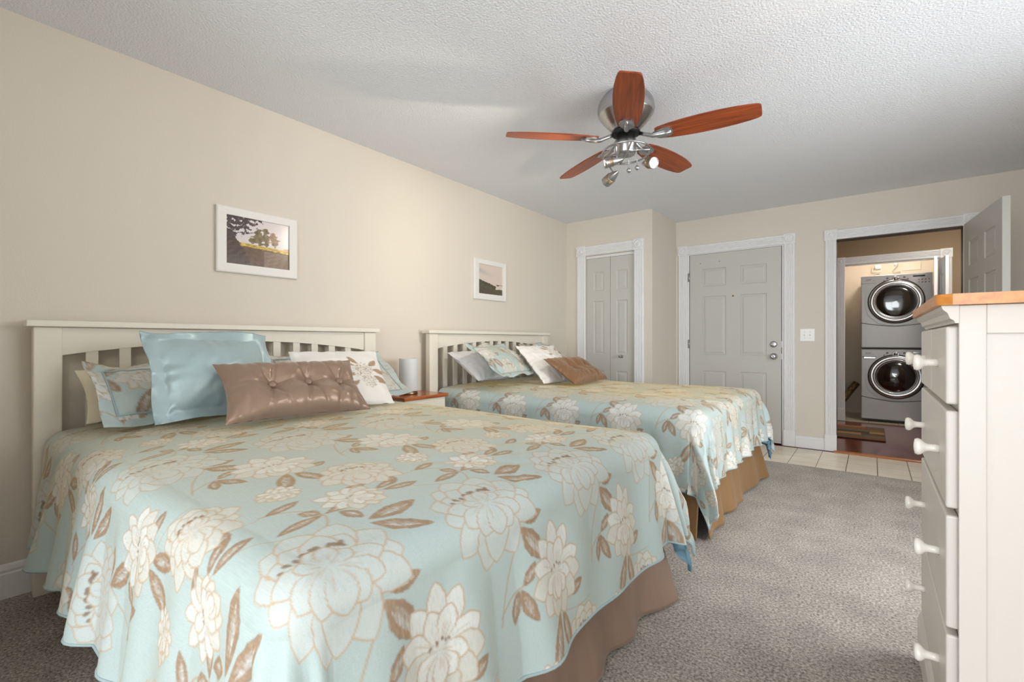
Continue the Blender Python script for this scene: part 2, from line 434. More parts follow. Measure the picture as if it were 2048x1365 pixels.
# jambs
def jamb(n, x0, x1, y0, y1, z, m, t=0.018):
    b = MB().box(x0, x0 + t, y0, y1, 0, z).box(x1 - t, x1, y0, y1, 0, z).box(x0 + t, x1 - t, y0, y1, z - t, z)
    return struct('trim_%d' % n, b, m)
jamb(5, 1.16, 2.125, 5.452, 5.57, 2.06, M['trim'])
struct('trim_6', MB().box(1.178, 1.20, 5.515, 5.56, 0, 2.042).box(2.09, 2.107, 5.515, 5.56, 0, 2.042).box(1.2, 2.09, 5.515, 5.56, 2.0, 2.042), M['trim'])
M['jamb_dark'] = mat('dark_stained_jamb', L4(70, 48, 32), 0.45)
jamb(7, 2.547, 3.463, 5.46, 5.575, 2.053, M['jamb_dark'])
jamb(8, 2.532, 3.508, 7.632, 7.74, 2.083, M['trim'], .014)
struct('trim_9', MB().box(0.251, 0.835, 4.735, 4.765, 2.0, 2.028), M['trim'])   # bifold track
struct('trim_10', MB().prism([(0, -.003), (0, .008), (.012, .014), (.05, .014), (.055, -.003)], (2.547, 5.395, 0), (0, 1, 0), (0, 0, 1), (.916, 0, 0)), wood_mat('oak_threshold', L4(150, 84, 34), L4(184, 112, 54), 0, 1))

# baseboards
def base_prof(h=0.135, t=0.016): return [(0, 0), (t, 0), (t, h * .72), (t * .72, h * .76), (t * .9, h * .84), (t * .6, h * .95), (t * .2, h), (0, h)]
def baseboard(name, p0, p1, nrm, h=.135):
    p0, p1 = Vector(p0), Vector(p1)
    return struct(name, MB().prism(base_prof(h), p0, nrm, (0, 0, 1), p1 - p0), M['trim'])
baseboard('baseboard_left', (0, -0.12, 0), (0, 4.71, 0), (1, 0, 0), .14)
baseboard('baseboard_closet', (0.945, 4.71, 0), (1.03, 4.71, 0), (0, -1, 0))
baseboard('baseboard_return', (1.03, 4.71, 0), (1.03, 5.45, 0), (1, 0, 0))
baseboard('baseboard_back', (2.227, 5.45, 0), (2.469, 5.45, 0), (0, -1, 0), .115)
baseboard('baseboard_right', (4.0, -2.6, 0), (4.0, 5.45, 0), (-1, 0, 0))

# panelled doors
def slab(w, h, t, xcuts, zcuts, depth=0.008):
    """door leaf: x 0..w, z 0..h, front at y=0, back at y=t; raised panels where cut cells are odd/odd"""
    b = MB(); X = [0] + xcuts + [w]; Z = [0] + zcuts + [h]
    for side in (0, 1):
        def P(x, z, d): return (x, d if side == 0 else t - d, z)
        for i in range(len(X) - 1):
            for j in range(len(Z) - 1):
                x0, x1, z0, z1 = X[i], X[i+1], Z[j], Z[j+1]
                if i % 2 and j % 2:
                    rings = [(0, 0), (.006, depth), (.016, depth), (.034, .002), (.040, .0015)]
                    pr = None
                    for ins, d in rings:
                        c = [P(x0+ins, z0+ins, d), P(x1-ins, z0+ins, d), P(x1-ins, z1-ins, d), P(x0+ins, z1-ins, d)]
                        if pr:
                            for k in range(4): b.add([pr[k], pr[(k+1) % 4], c[(k+1) % 4], c[k]], [(0, 1, 2, 3)])
                        pr = c
                    b.add(pr, [(0, 1, 2, 3)])
                else:
                    b.add([P(x0, z0, 0), P(x1, z0, 0), P(x1, z1, 0), P(x0, z1, 0)], [(0, 1, 2, 3)])
    for (x0, z0), (x1, z1) in (((0,0),(w,0)), ((w,0),(w,h)), ((w,h),(0,h)), ((0,h),(0,0))):
        b.add([(x0,0,z0),(x1,0,z1),(x1,t,z1),(x0,t,z0)], [(0,1,2,3)])
    return b
# entry door
d2 = slab(0.915, 2.03, .045, [.135, .385, .53, .78], [.22, .72, .90, 1.555, 1.665, 1.865]).build('door_2', M['door'], merge=True)
d2.location = (1.184, 5.462, 0.010); d2['kind'] = 'structure'
def knob_set(parent, x, z, name='doorknob', s=1.0):
    return MB().lathe([(.034*s, 0), (.034*s, .006), (.030*s, .010), (.014*s, .014), (.013*s, .032), (.022*s, .038), (.029*s, .050), (.029*s, .060), (.021*s, .068), (.008*s, .069), (0, .067)], (x, 0, z), (0, -1, 0), 32).build(name, M['nickel'], parent)
k1 = knob_set(d2, .848, .895)
MB().box(.845, .851, -.0715, -.068, .888, .902).build('keyhole', M['black'], k1)
db = MB().lathe([(.033, 0), (.033, .008), (.027, .014), (.020, .016), (0, .016)], (.846, 0, 1.02), (0, -1, 0), 32).build('deadbolt', M['nickel'], d2)
MB().prism([(-.024, -.006), (.022, .002), (.024, .010), (-.022, .003)], (.846, -.030, 1.02), (1, 0, 0), (0, 0, 1), (0, .014, 0)).build('thumb_turn', M['chrome'], db)
MB().lathe([(.010, 0), (.010, .003), (.006, .004), (.005, .001), (0, .001)], (.457, 0, 1.545), (0, -1, 0), 20).build('peephole', M['bronze'], d2)
for x, z in ((.115, 1.93), (.318, 1.935)):
    MB().lathe([(.005, 0), (.005, .002), (0, .003)], (x, 0, z), (0, -1, 0), 12).build('screw_cap', M['bronze'], d2)
for z in (0.22, 1.02, 1.78):
    MB().lathe([(.008, -.05), (.008, .05)], (-.006, -.006, z), (0, 0, 1), 12).box(-.022, -.008, -.010, -.002, z-.048, z+.048).build('hinge', M['nickel'], d2)
for z, hh in ((1.02, .03), (.895, .03)):
    MB().box(.9155, .920, -.004, .02, z - hh, z + hh).build('latch_plate', M['nickel'], d2)
# bifold closet door: two leaves
d1 = empty('door_1', (0.254, 4.735, 0.012), kind='structure')
for k in (0, 1):
    lf = slab(.288, 1.985, .03, [.087, .214] if k == 0 else [.074, .201], [.20, .72, .905, 1.50, 1.62, 1.83], .006).build('door_leaf', M['door'], d1, merge=True)
    lf.location = (k * .2915, 0, 0)
    if k == 1: knob_set(lf, .137, .885, 'door_knob', .5)
# open door swung into the room
d3 = slab(0.905, 2.03, .04, [.13, .38, .525, .775], [.22, .72, .90, 1.555, 1.665, 1.865]).build('door_3', M['door'], merge=True)
ang = math.atan2(4.50 - 5.40, 3.524 - 3.440)
d3.location = (3.446, 5.405, 0.012); d3.rotation_euler = (0, 0, ang); d3['kind'] = 'structure'
# bifold leaves of the laundry closet, folded open on the right
d4 = empty('door_4', (3.478, 7.60, 0.02), kind='structure')
for x, rz in ((-.05, -94), (-.012, -86)):
    lf = slab(.42, 2.02, .028, [.12, .30], [.20, .72, .905, 1.50, 1.62, 1.83], .006).build('door_leaf', M['trim'], d4, merge=True)
    lf.location = (x, 0.03, 0); lf.rotation_euler = (0, 0, R(rz))
MB().box(-.035, .0, -.05, -.03, 1.0, 1.05).build('hinge', M['nickel'], d4)

# light switch plate beside the doorway
sw = empty('light_switch', (2.327, 5.45, 1.124), label='white double toggle light switch plate on the beige wall between the two doors', cat='light switch')
MB().box(-.061, .061, -.006, 0, -.062, .062).build('cover_plate', M['plate_white'], sw, bevel=.003)
for x in (-.023, .023):
    MB().prism([(0, -.011), (-.012, .004), (-.010, .010), (0, .011)], (x - .005, -.006, 0), (0, 1, 0), (0, 0, 1), (.010, 0, 0)).build('toggle', M['plate_white'], sw)
    for z in (-.03, .03):
        MB().lathe([(.0035, 0), (.003, .0015), (0, .0015)], (x, -.006, z), (0, -1, 0), 10).build('screw', M['nickel'], sw)

# ------------------------------------------------------------------ woven floral pattern (painted as cloth colour per vertex)
class Canvas:
    """wrap-around numpy canvas in millimetres, S samples per mm"""
    def __init__(s, w, h, base, S=1.0, wrap=True):
        s.S, s.w, s.h, s.wrap = S, w, h, wrap
        s.n, s.m = int(round(h * S)), int(round(w * S))
        s.a = np.empty((s.n, s.m, 3)); s.a[:] = base
        s.r = np.random.default_rng(3)
        yy, xx = np.mgrid[0:s.n, 0:s.m]
        # woven slub: streaks that run along the weave
        st = s.r.random((1, s.m)) * 0.5 + s.r.random((s.n // 12 + 1, s.m)).repeat(12, 0)[:s.n] * 0.5
        s.streak = st
    def poly(s, P, col, alpha=1.0, hatch=0.0, hcol=None):
        P = np.asarray(P, float)
        x0, y0 = np.floor(P.min(0)) - 1; x1, y1 = np.ceil(P.max(0)) + 1
        jx = np.arange(int(x0 * s.S), int(x1 * s.S) + 1); iy = np.arange(int(y0 * s.S), int(y1 * s.S) + 1)
        cov = np.zeros((len(iy), len(jx)))
        for oy in (.25, .75):
            for ox in (.25, .75):
                X, Y = np.meshgrid((jx + ox) / s.S, (iy + oy) / s.S)
                ins = np.zeros(X.shape, bool)
                A = P; B = np.roll(P, -1, 0)
                for (ax, ay), (bx, by) in zip(A, B):
                    if ay == by: continue
                    c = (ay > Y) != (by > Y)
                    ins ^= c & (X < (bx - ax) * (Y - ay) / (by - ay) + ax)
                cov += ins * .25
        if s.wrap: jj, ii = jx % s.m, iy % s.n
        else:
            kx = (jx >= 0) & (jx < s.m); ky = (iy >= 0) & (iy < s.n)
            if not kx.any() or not ky.any(): return
            jj, ii = jx[kx], iy[ky]; cov = cov[ky][:, kx]
        ix = np.ix_(ii, jj); al = (cov * alpha)[..., None]
        c = np.empty(cov.shape + (3,)); c[:] = col
        if hatch:
            hm = (s.streak[ix] > (1 - hatch))[..., None]
            c = np.where(hm, hcol, c)
        s.a[ix] = s.a[ix] * (1 - al) + c * al
    def line(s, P, w, col, alpha=1.0):
        P = np.asarray(P, float)
        T = np.gradient(P, axis=0); Nn = np.stack([-T[:, 1], T[:, 0]], 1); Nn /= np.linalg.norm(Nn, axis=1)[:, None] + 1e-9
        ww = np.full(len(P), w / 2.0)
        s.poly(np.concatenate([P + Nn * ww[:, None], (P - Nn * ww[:, None])[::-1]]), col, alpha)
    def sample(s, x, y):
        """bilinear sample at millimetres x,y (wrapped)"""
        fx, fy = x * s.S - .5, y * s.S - .5
        if not s.wrap: fx = np.clip(fx, 0, s.m - 1.001); fy = np.clip(fy, 0, s.n - 1.001)
        x0, y0 = np.floor(fx).astype(int), np.floor(fy).astype(int); u, v = (fx - x0)[..., None], (fy - y0)[..., None]
        g = lambda i, j: s.a[i % s.n, j % s.m]
        return (g(y0, x0) * (1-u) + g(y0, x0+1) * u) * (1-v) + (g(y0+1, x0) * (1-u) + g(y0+1, x0+1) * u) * v

def rot(P, a):
    c, s_ = math.cos(a), math.sin(a); P = np.asarray(P, float)
    return np.stack([P[:, 0] * c - P[:, 1] * s_, P[:, 0] * s_ + P[:, 1] * c], 1)
def petal_shape(L, w, tip=0.25, jag=0.0, r=None, p=1.35):
    """outline from the base (0,0) to the tip (0,L)"""
    t = np.linspace(0, 1, 19)
    half = w * (np.sin(math.pi * np.clip(t, 0, 1) ** p) ** 0.75) * (1 - tip * t)
    if r is not None: half = half * (1 + jag * (r.random(19) - .5))
    left = np.stack([-half, t * L], 1); right = np.stack([half, t * L], 1)[::-1]
    return np.concatenate([left, right[1:-1]])

G0 = lin((178, 195, 194)); PALE = lin((196, 204, 202)); CREAM = lin((210, 208, 200)); WHITE = lin((222, 223, 219))
TAN = lin((188, 165, 137)); BROWN = lin((154, 130, 108)); DBROWN = lin((128, 104, 84))

def paint_petal(cv, c, ang, L, w, fill, alpha=.9, r=None, vein=True):
    """ang: 0 = up, clockwise positive"""
    P = petal_shape(L, w, .12, .16, r, 1.5); a = -ang
    cv.poly(rot(P * [1.0 + 3.8 / w, 1 + 3.4 / L], a) + c, TAN, 1)
    cv.poly(rot(P, a) + c, G0, 1.0)
    cv.poly(rot(P, a) + c, fill, alpha, .20, G0)
    if vein:      # tan shading threads that run out from the base
        for k in range(3):
            q = r.uniform(-.5, .5); t0 = r.uniform(.08, .3); t1 = t0 + r.uniform(.2, .45)
            t = np.linspace(t0, t1, 7)
            cv.line(rot(np.stack([q * w * np.sin(t * 2.6), t * L], 1), a) + c, r.uniform(1.4, 3.2), TAN, .55)
def paint_leaf(cv, c, ang, L, w, r, heart=.9):
    c = np.array(c, float); P = petal_shape(L, w, .3, .18, r, 1.15); a = -R(ang)
    t = np.linspace(0, 1, len(P)); bend = lambda Q: np.stack([Q[:, 0] + .14 * w * np.sin(Q[:, 1] / L * 3.1), Q[:, 1]], 1)
    cv.poly(rot(bend(P * [1.0 + 1.8 / w, 1 + 1.2 / L]), a) + c, DBROWN, .9)
    cv.poly(rot(bend(P), a) + c, BROWN, 1, .26, TAN)
    I = P.copy(); I[:, 0] = I[:, 0] * .27 + w * .12; I[:, 1] = I[:, 1] * .62 + L * .20
    cv.poly(rot(bend(I), a) + c, PALE, heart, .4, BROWN)
    I[:, 0] = -I[:, 0] - w * .1; I[:, 1] = I[:, 1] * .8 + L * .05
    cv.poly(rot(bend(I), a) + c, PALE, heart * .55, .45, BROWN)
def bez(p0, p1, p2, n=18):
    t = np.linspace(0, 1, n)[:, None]
    return (1-t)**2 * np.array(p0) + 2*(1-t)*t * np.array(p1) + t*t * np.array(p2)
def stamens(cv, c, s, r, n=12):
    for i in range(n):
        q = (i + .5) / n - .5
        p = c + np.array([q * .95 * s + r.uniform(-.03, .03) * s, (.40 - q * q * .7 + r.uniform(-.05, .05)) * s])
        cv.poly(rot(petal_shape(s * r.uniform(.12, .19), s * .045, 0, .5, r), r.uniform(-.9, .9)) + p, DBROWN, .85)
def peony(cv, c, s, r, fill, tilt=0):
    """open bloom: rounded petals behind, long petals fanning down in front"""
    c = np.array(c, float); u = lambda a: R(a + tilt + r.uniform(-5, 5))
    for an in (-98, 98, -66, 66, -36, 36, 0): paint_petal(cv, c, u(an), s * r.uniform(.80, .92), s * .27, fill, .75, r)
    for an in (-128, 128, -158, 160, 184): paint_petal(cv, c, u(an), s * r.uniform(1.0, 1.16), s * .26, fill, .8, r)
    for an in (-50, 50, -18, 18): paint_petal(cv, c + [0, s * .04], u(an), s * .62, s * .2, fill, .7, r)
    stamens(cv, c, s * .8, r)
    for an in (-88, 90, -120, 122, -150, 152, 180): paint_petal(cv, c, u(an), s * r.uniform(.58, .70), s * .19, fill, .85, r)
    for an in (-60, 60, -20, 20): paint_petal(cv, c, u(an), s * .36, s * .13, fill, .8, r)
def blossom(cv, c, s, r, tilt=0):
    """upright half-open bloom"""
    c = np.array(c, float); u = lambda a: R(a + tilt + r.uniform(-6, 6))
    for an in (-34, 34, 0, -70, 70): paint_petal(cv, c, u(an), s * (1.1 - abs(an) * .003), s * .23, WHITE, .8, r)
    for an in (-100, 100, -135, 135, 165, -165): paint_petal(cv, c, u(an), s * r.uniform(.8, .95), s * .25, CREAM, .85, r)
    for an in (-16, 18): paint_petal(cv, c, u(an), s * .7, s * .2, WHITE, .85, r)
    stamens(cv, c - [0, s * .1], s * .55, r, 8)
    for an in (-115, 115, 155, -155, 180): paint_petal(cv, c, u(an), s * .55, s * .18, WHITE, .9, r)

TW, TH = 408.0, 900.0
def make_tile():
    cv = Canvas(TW, TH, G0, 1.0); r = np.random.default_rng(11)
    cv.a *= (1 + (cv.streak - .5) * .08)[..., None]
    st = lambda P, w=4.0: cv.line(P, w, TAN * .92, .95)
    Lf = lambda x, y, a, l, w: paint_leaf(cv, (x, y), a, l, w, r)
    # stems
    st(bez((285, 580), (215, 500), (190, 380))); st(bez((190, 400), (230, 440), (268, 445)))
    st(bez((5, 330), (60, 290), (160, 300)), 2.2); st(bez((215, 90), (300, 60), (300, -20))); st(bez((300, -20), (290, -80), (215, -110)))
    st(bez((115, 120), (210, 60), (215, 90)), 2.2); st(bez((20, 40), (130, 10), (205, -60)), 2.0)
    # leaf groups
    Lf(352, 815, 160 - 180, 62, 19); Lf(352, 800, 82, 140, 27); Lf(345, 785, 128, 135, 26)
    Lf(288, 600, 85, 82, 22); Lf(282, 585, 140, 130, 32)
    Lf(268, 445, 45, 66, 16); Lf(262, 440, 155, 96, 20); Lf(256, 440, 195, 78, 15)
    Lf(-12, 335, 205, 150, 25); Lf(8, 330, 168, 128, 24); Lf(52, 345, 70, 70, 19)
    Lf(80, 110, 238, 120, 22); Lf(150, 95, 215, 70, 22); Lf(225, 85, 75, 88, 17)
    Lf(300, -15, 262, 104, 17); Lf(304, -15, 75, 96, 17); Lf(298, -10, 330, 52, 18)
    Lf(70, 20, 95, 100, 18); Lf(62, 38, 68, 80, 15)
    peony(cv, (205, 700), 165, r, PALE)
    peony(cv, (115, 195), 118, r, CREAM, 20)
    blossom(cv, (0, 430), 122, r)
    blossom(cv, (305, 190), 56, r, 30)
    blossom(cv, (-5, 25), 84, r, -55)
    for ax in (0, 1):
        for _ in (0, 1): cv.a = (np.roll(cv.a, 1, ax) + 2 * cv.a + np.roll(cv.a, -1, ax)) / 4
    return cv
TILE = make_tile()

# ------------------------------------------------------------------ beds
def slatted_headboard(bed, y0):
    """headboard standing between y0 and y0+1.72, against the left wall"""
    x0, x1 = 0.062, 0.098
    W = 1.719; ya, yb = y0 + .022, y0 + W - .022          # outer faces of the posts
    ia, ib = ya + .088, yb - .088
    n = 28; P = []
    for k in range(n + 1):
        q = k / n; y = ia + (ib - ia) * q
        P.append((y, 1.003 + .060 * math.sin(math.pi * q) ** .9))
    P += [(ib, 1.122), (ia, 1.122)]
    hb = MB().prism(P, (x0 + .006, 0, 0), (0, 1, 0), (0, 0, 1), (.022, 0, 0)).build('headboard', M['white_paint'], bed)
    MB().box(x0 - .026, x1 + .026, y0, y0 + W, 1.124, 1.151).build('cap_rail', M['white_paint'], hb, bevel=.004)
    for a in (ya, yb - .088):
        MB().box(x0 - .006, x1 + .006, a, a + .088, 0.001, 1.1235).build('post', M['white_paint'], hb, bevel=.004)
    MB().box(x0 + .006, x0 + .030, ia, ib, .36, .47).build('lower_rail', M['white_paint'], hb)
    for k in range(12):
        yc = ia + .099 + k * .1165
        zt = 1.003 + .060 * math.sin(math.pi * (yc - ia) / (ib - ia)) ** .9
        MB().box(x0 + .010, x0 + .024, yc - .0215, yc + .0215, .45, zt + .004).build('slat', M['white_paint'], hb, bevel=.002)
    return hb

XB0, XB1, ZT = 0.125, 2.17, 0.70
def skirt_panel(pts, z0, z1, flare, pleats, seedv, name, m, parent, nrm):
    """gathered cloth hanging along the polyline pts (x,y)"""
    r = np.random.default_rng(seedv)
    p = np.array(pts, float); nx, nz = 220, 24
    t = np.linspace(0, 1, nx); base = p[0] + (p[1] - p[0]) * t[:, None]
    L = np.linalg.norm(p[1] - p[0]); w = np.zeros(nx)
    for k in range(5):
        w += np.sin(2 * math.pi * (t * L * pleats * r.uniform(.5, 1.5) + r.random())) * r.uniform(.2, .5)
    q = np.linspace(0, 1, nz)
    P = np.zeros((nx, nz, 3)); nrm = np.array(nrm, float)
    off = (flare * q[None, :] * (1 + 1.0 * t[:, None] ** 7) + w[:, None] * .017 * (q[None, :] ** .8))
    P[..., 0] = base[:, 0, None] + nrm[0] * off; P[..., 1] = base[:, 1, None] + nrm[1] * off
    P[..., 2] = z1 + (z0 - z1) * q[None, :] + .004 * np.abs(w)[:, None] * q[None, :]
    o = grid_obj(name, P, m, parent)
    md = o.modifiers.new('thickness', 'SOLIDIFY'); md.thickness = .004; md.offset = -1
    return o

def comforter(name, label, yA, yB, hang_near, hang_far, hang_foot, up, res, phase, seedv, flapfar, flare=.12):
    """quilted cover over the mattress top yA..yB, x from XB0 to XB1; draped by cloth arc length"""
    r = np.random.default_rng(seedv); Rr = .095
    ys0, ys1, xs1 = yA + Rr, yB - Rr, XB1 - Rr
    La = xs1 - XB0 + hang_foot
    def gradgrid(n, L, dens):
        t = np.linspace(0, 1, 2001); d = np.cumsum(dens(t)); d = (d - d[0]) / (d[-1] - d[0])
        return np.interp(np.linspace(0, 1, n), d, t) * L
    a = gradgrid(res[0], La, lambda t: .55 + .9 * t)
    b = np.linspace(-hang_near, (ys1 - ys0) + hang_far, res[1])
    A, B = np.meshgrid(a, b, indexing='ij')
    dx = np.maximum(0, A - (xs1 - XB0)); dyn = np.maximum(0, -B); dyf = np.maximum(0, B - (ys1 - ys0))
    dy = dyf - dyn; d = np.hypot(dx, dy) + 1e-9; ux, uy = dx / d, dy / d
    bx = XB0 + np.minimum(A, xs1 - XB0); by = ys0 + np.clip(B, 0, ys1 - ys0)
    ext = Rr * math.pi / 2
    th = np.minimum(d, ext) / Rr
    out = Rr * np.sin(th); drop = Rr * (1 - np.cos(th)); e = np.maximum(0, d - ext)
    # folds along the hanging part
    per = np.where(dx > 0, B * 1.0 + np.arctan2(dy, dx + 1e-6) * .28, A * 1.0 + np.sign(dy) * 7.0)
    fold = np.zeros_like(A)
    for k in range(7):
        fr = r.uniform(1.6, 5.5); ph = r.uniform(0, 6.28); fold += np.sin(2 * math.pi * fr * per + ph + e * r.uniform(-4, 4)) * r.uniform(.25, .6)
    corner = np.minimum(dx, np.abs(dy)); cw = np.clip(corner / .25, 0, 1)
    phi = np.arctan2(np.abs(dy), dx + 1e-9)
    amp = .028 * np.clip(e / .35, 0, 1) ** .8
    out = out + flare * e + np.maximum(fold, -.5) * amp + cw * .02 * np.sin(phi * 2) ** 2 * np.clip(e / .3, 0, 1) + .03 * cw * np.sin(phi * 8 + 1) * np.clip(e / .3, 0, 1)
    drop = drop + e * .97
    # soft filling: broad swells and shallow creases on the top
    sw = np.zeros_like(A)
    for k in range(9):
        kx, ky = r.normal(0, 3.2, 2); sw += np.sin(kx * A + ky * B + r.uniform(0, 6.28)) / 9
    ins = np.clip(np.minimum(np.minimum(B, (ys1 - ys0) - B), (xs1 - XB0) - A) / .35, 0, 1)
    puff = .014 * sw + .022 * (1 - np.exp(-ins * 3)) - .012
    crease = np.zeros_like(A)
    for k in range(16):
        ca, cb = r.uniform(.2, La), r.uniform(b[0], b[-1]); an = r.uniform(0, 3.14); ln = r.uniform(.12, .32)
        pu = (A - ca) * math.cos(an) + (B - cb) * math.sin(an); pv = -(A - ca) * math.sin(an) + (B - cb) * math.cos(an)
        crease += np.exp(-(pu / ln) ** 2 - (pv / .022) ** 2) * r.uniform(-1, 1)
    puff = puff + .006 * crease
    P = np.zeros(A.shape + (3,))
    nrm_out = np.sin(th)
    P[..., 0] = bx + ux * (out + puff * nrm_out); P[..., 1] = by + uy * (out + puff * nrm_out); P[..., 2] = ZT - drop + puff * np.cos(th)
    # the far foot corner is turned up so that the lining shows
    P[..., 2] = np.maximum(P[..., 2], .035); Pl = P.copy()
    if flapfar:
        k = np.clip((np.minimum(dx, dyf) - .08) / .25, 0, 1)
        P[..., 0] += k * .035; P[..., 2] += k * .11; Pl[..., 0] += k * .03; Pl[..., 2] += k * .02
    # cloth coordinates -> pattern
    if up == '-x': X, Y = B * 1000 + phase[0], -A * 1000 + phase[1]
    else: X, Y = A * 1000 + phase[0], B * 1000 + phase[1]
    col = TILE.sample(X, Y)
    root = empty(name, (0, 0, 0), label=label, cat='comforter', group='matching floral comforters on the two beds')
    grid_obj('quilt_cover', P, M['fabric'], root, col)
    # lining: a second sheet just inside
    s_ = 5; Q = Pl[::s_, ::s_]
    if (P.shape[0] - 1) % s_: Q = np.concatenate([Q, Pl[-1:, ::s_]], 0)
    ta = np.gradient(Q, axis=0); tb = np.gradient(Q, axis=1); nn = np.cross(ta, tb); nn /= np.linalg.norm(nn, axis=2)[..., None] + 1e-9
    nn = np.where((nn[..., 2:3] < 0) & (np.abs(nn[..., 2:3]) > .3), -nn, nn)
    dd = np.full(Q.shape[:2], .014); dd[-1, :] = .001; dd[:, 0] = .001; dd[:, -1] = .001
    grid_obj('lining', Q - nn * dd[..., None], M['lining'], root, flip=True)
    st = 6
    edge = np.concatenate([P[::st, 0], P[-1, ::st], P[::-st, -1]])
    MB().tube(edge, .0042, 6).build('piping', M['piping'], root)
    return root

def make_bed(y0, label, hang, skirt_m, sd):
    bed = empty('bed', (0, 0, 0), label=label, cat='bed', group='two white beds with slatted headboards')
    slatted_headboard(bed, y0)
    ya, yb = y0 + .095, y0 + 1.719 - .095
    MB().box(XB0 + .01, XB1 - .05, ya + .03, yb - .03, .38, .655).build('mattress', M['mattress'], bed, bevel=.075, seg=5)
    MB().box(XB0 + .01, XB1 - .09, ya + .06, yb - .06, .16, .379).build('box_spring', M['mattress'], bed, bevel=.02)
    fr = MB().box(XB0 + .02, XB1 - .07, ya + .05, yb - .05, .13, .158).build('bed_frame', M['black'], bed)
    for x in (XB0 + .06, XB1 - .14):
        for y in (ya + .08, yb - .12):
            MB().box(x, x + .04, y, y + .04, 0.001, .132).build('leg', M['black'], fr)
    z0, z1 = .012, .37
    skirt_panel([(XB1 - .07, ya + .03), (XB1 - .07, yb - .01)], z0, z1, .05, 3.0, sd, 'bed_skirt', skirt_m, bed, (1, 0))
    skirt_panel([(XB0 + .25, ya + .04), (XB1 - .06, ya + .04)], z0, z1, .03, 3.0, sd + 1, 'bed_skirt', skirt_m, bed, (0, -1))
    skirt_panel([(XB0 + .25, yb - .085), (XB1 - .02, yb - .085)], z0, z1, .03, 3.0, sd + 2, 'bed_skirt', skirt_m, bed, (0, 1))
    return bed, ya, yb

bed1, yA1, yB1 = make_bed(0.283, 'white bed with slatted arched headboard in the foreground, nearest the camera', 0, M['skirt'], 21)
bed2, yA2, yB2 = make_bed(2.457, 'white bed with slatted arched headboard near the closet door, beyond the nightstand', 0, M['skirt_warm_lit'], 31)
comforter('comforter', 'pale blue floral damask comforter spread over the foreground bed', yA1 - .06, yB1 + .03, .52, .50, .50, '-x', (690, 690), (183, 700 + 1985), 5, True)
comforter('comforter', 'greenish floral damask comforter spread over the far bed by the doors', yA2 - .03, yB2 + .03, .50, .50, .46, '+y', (440, 420), (60, 560), 8, True, .07)

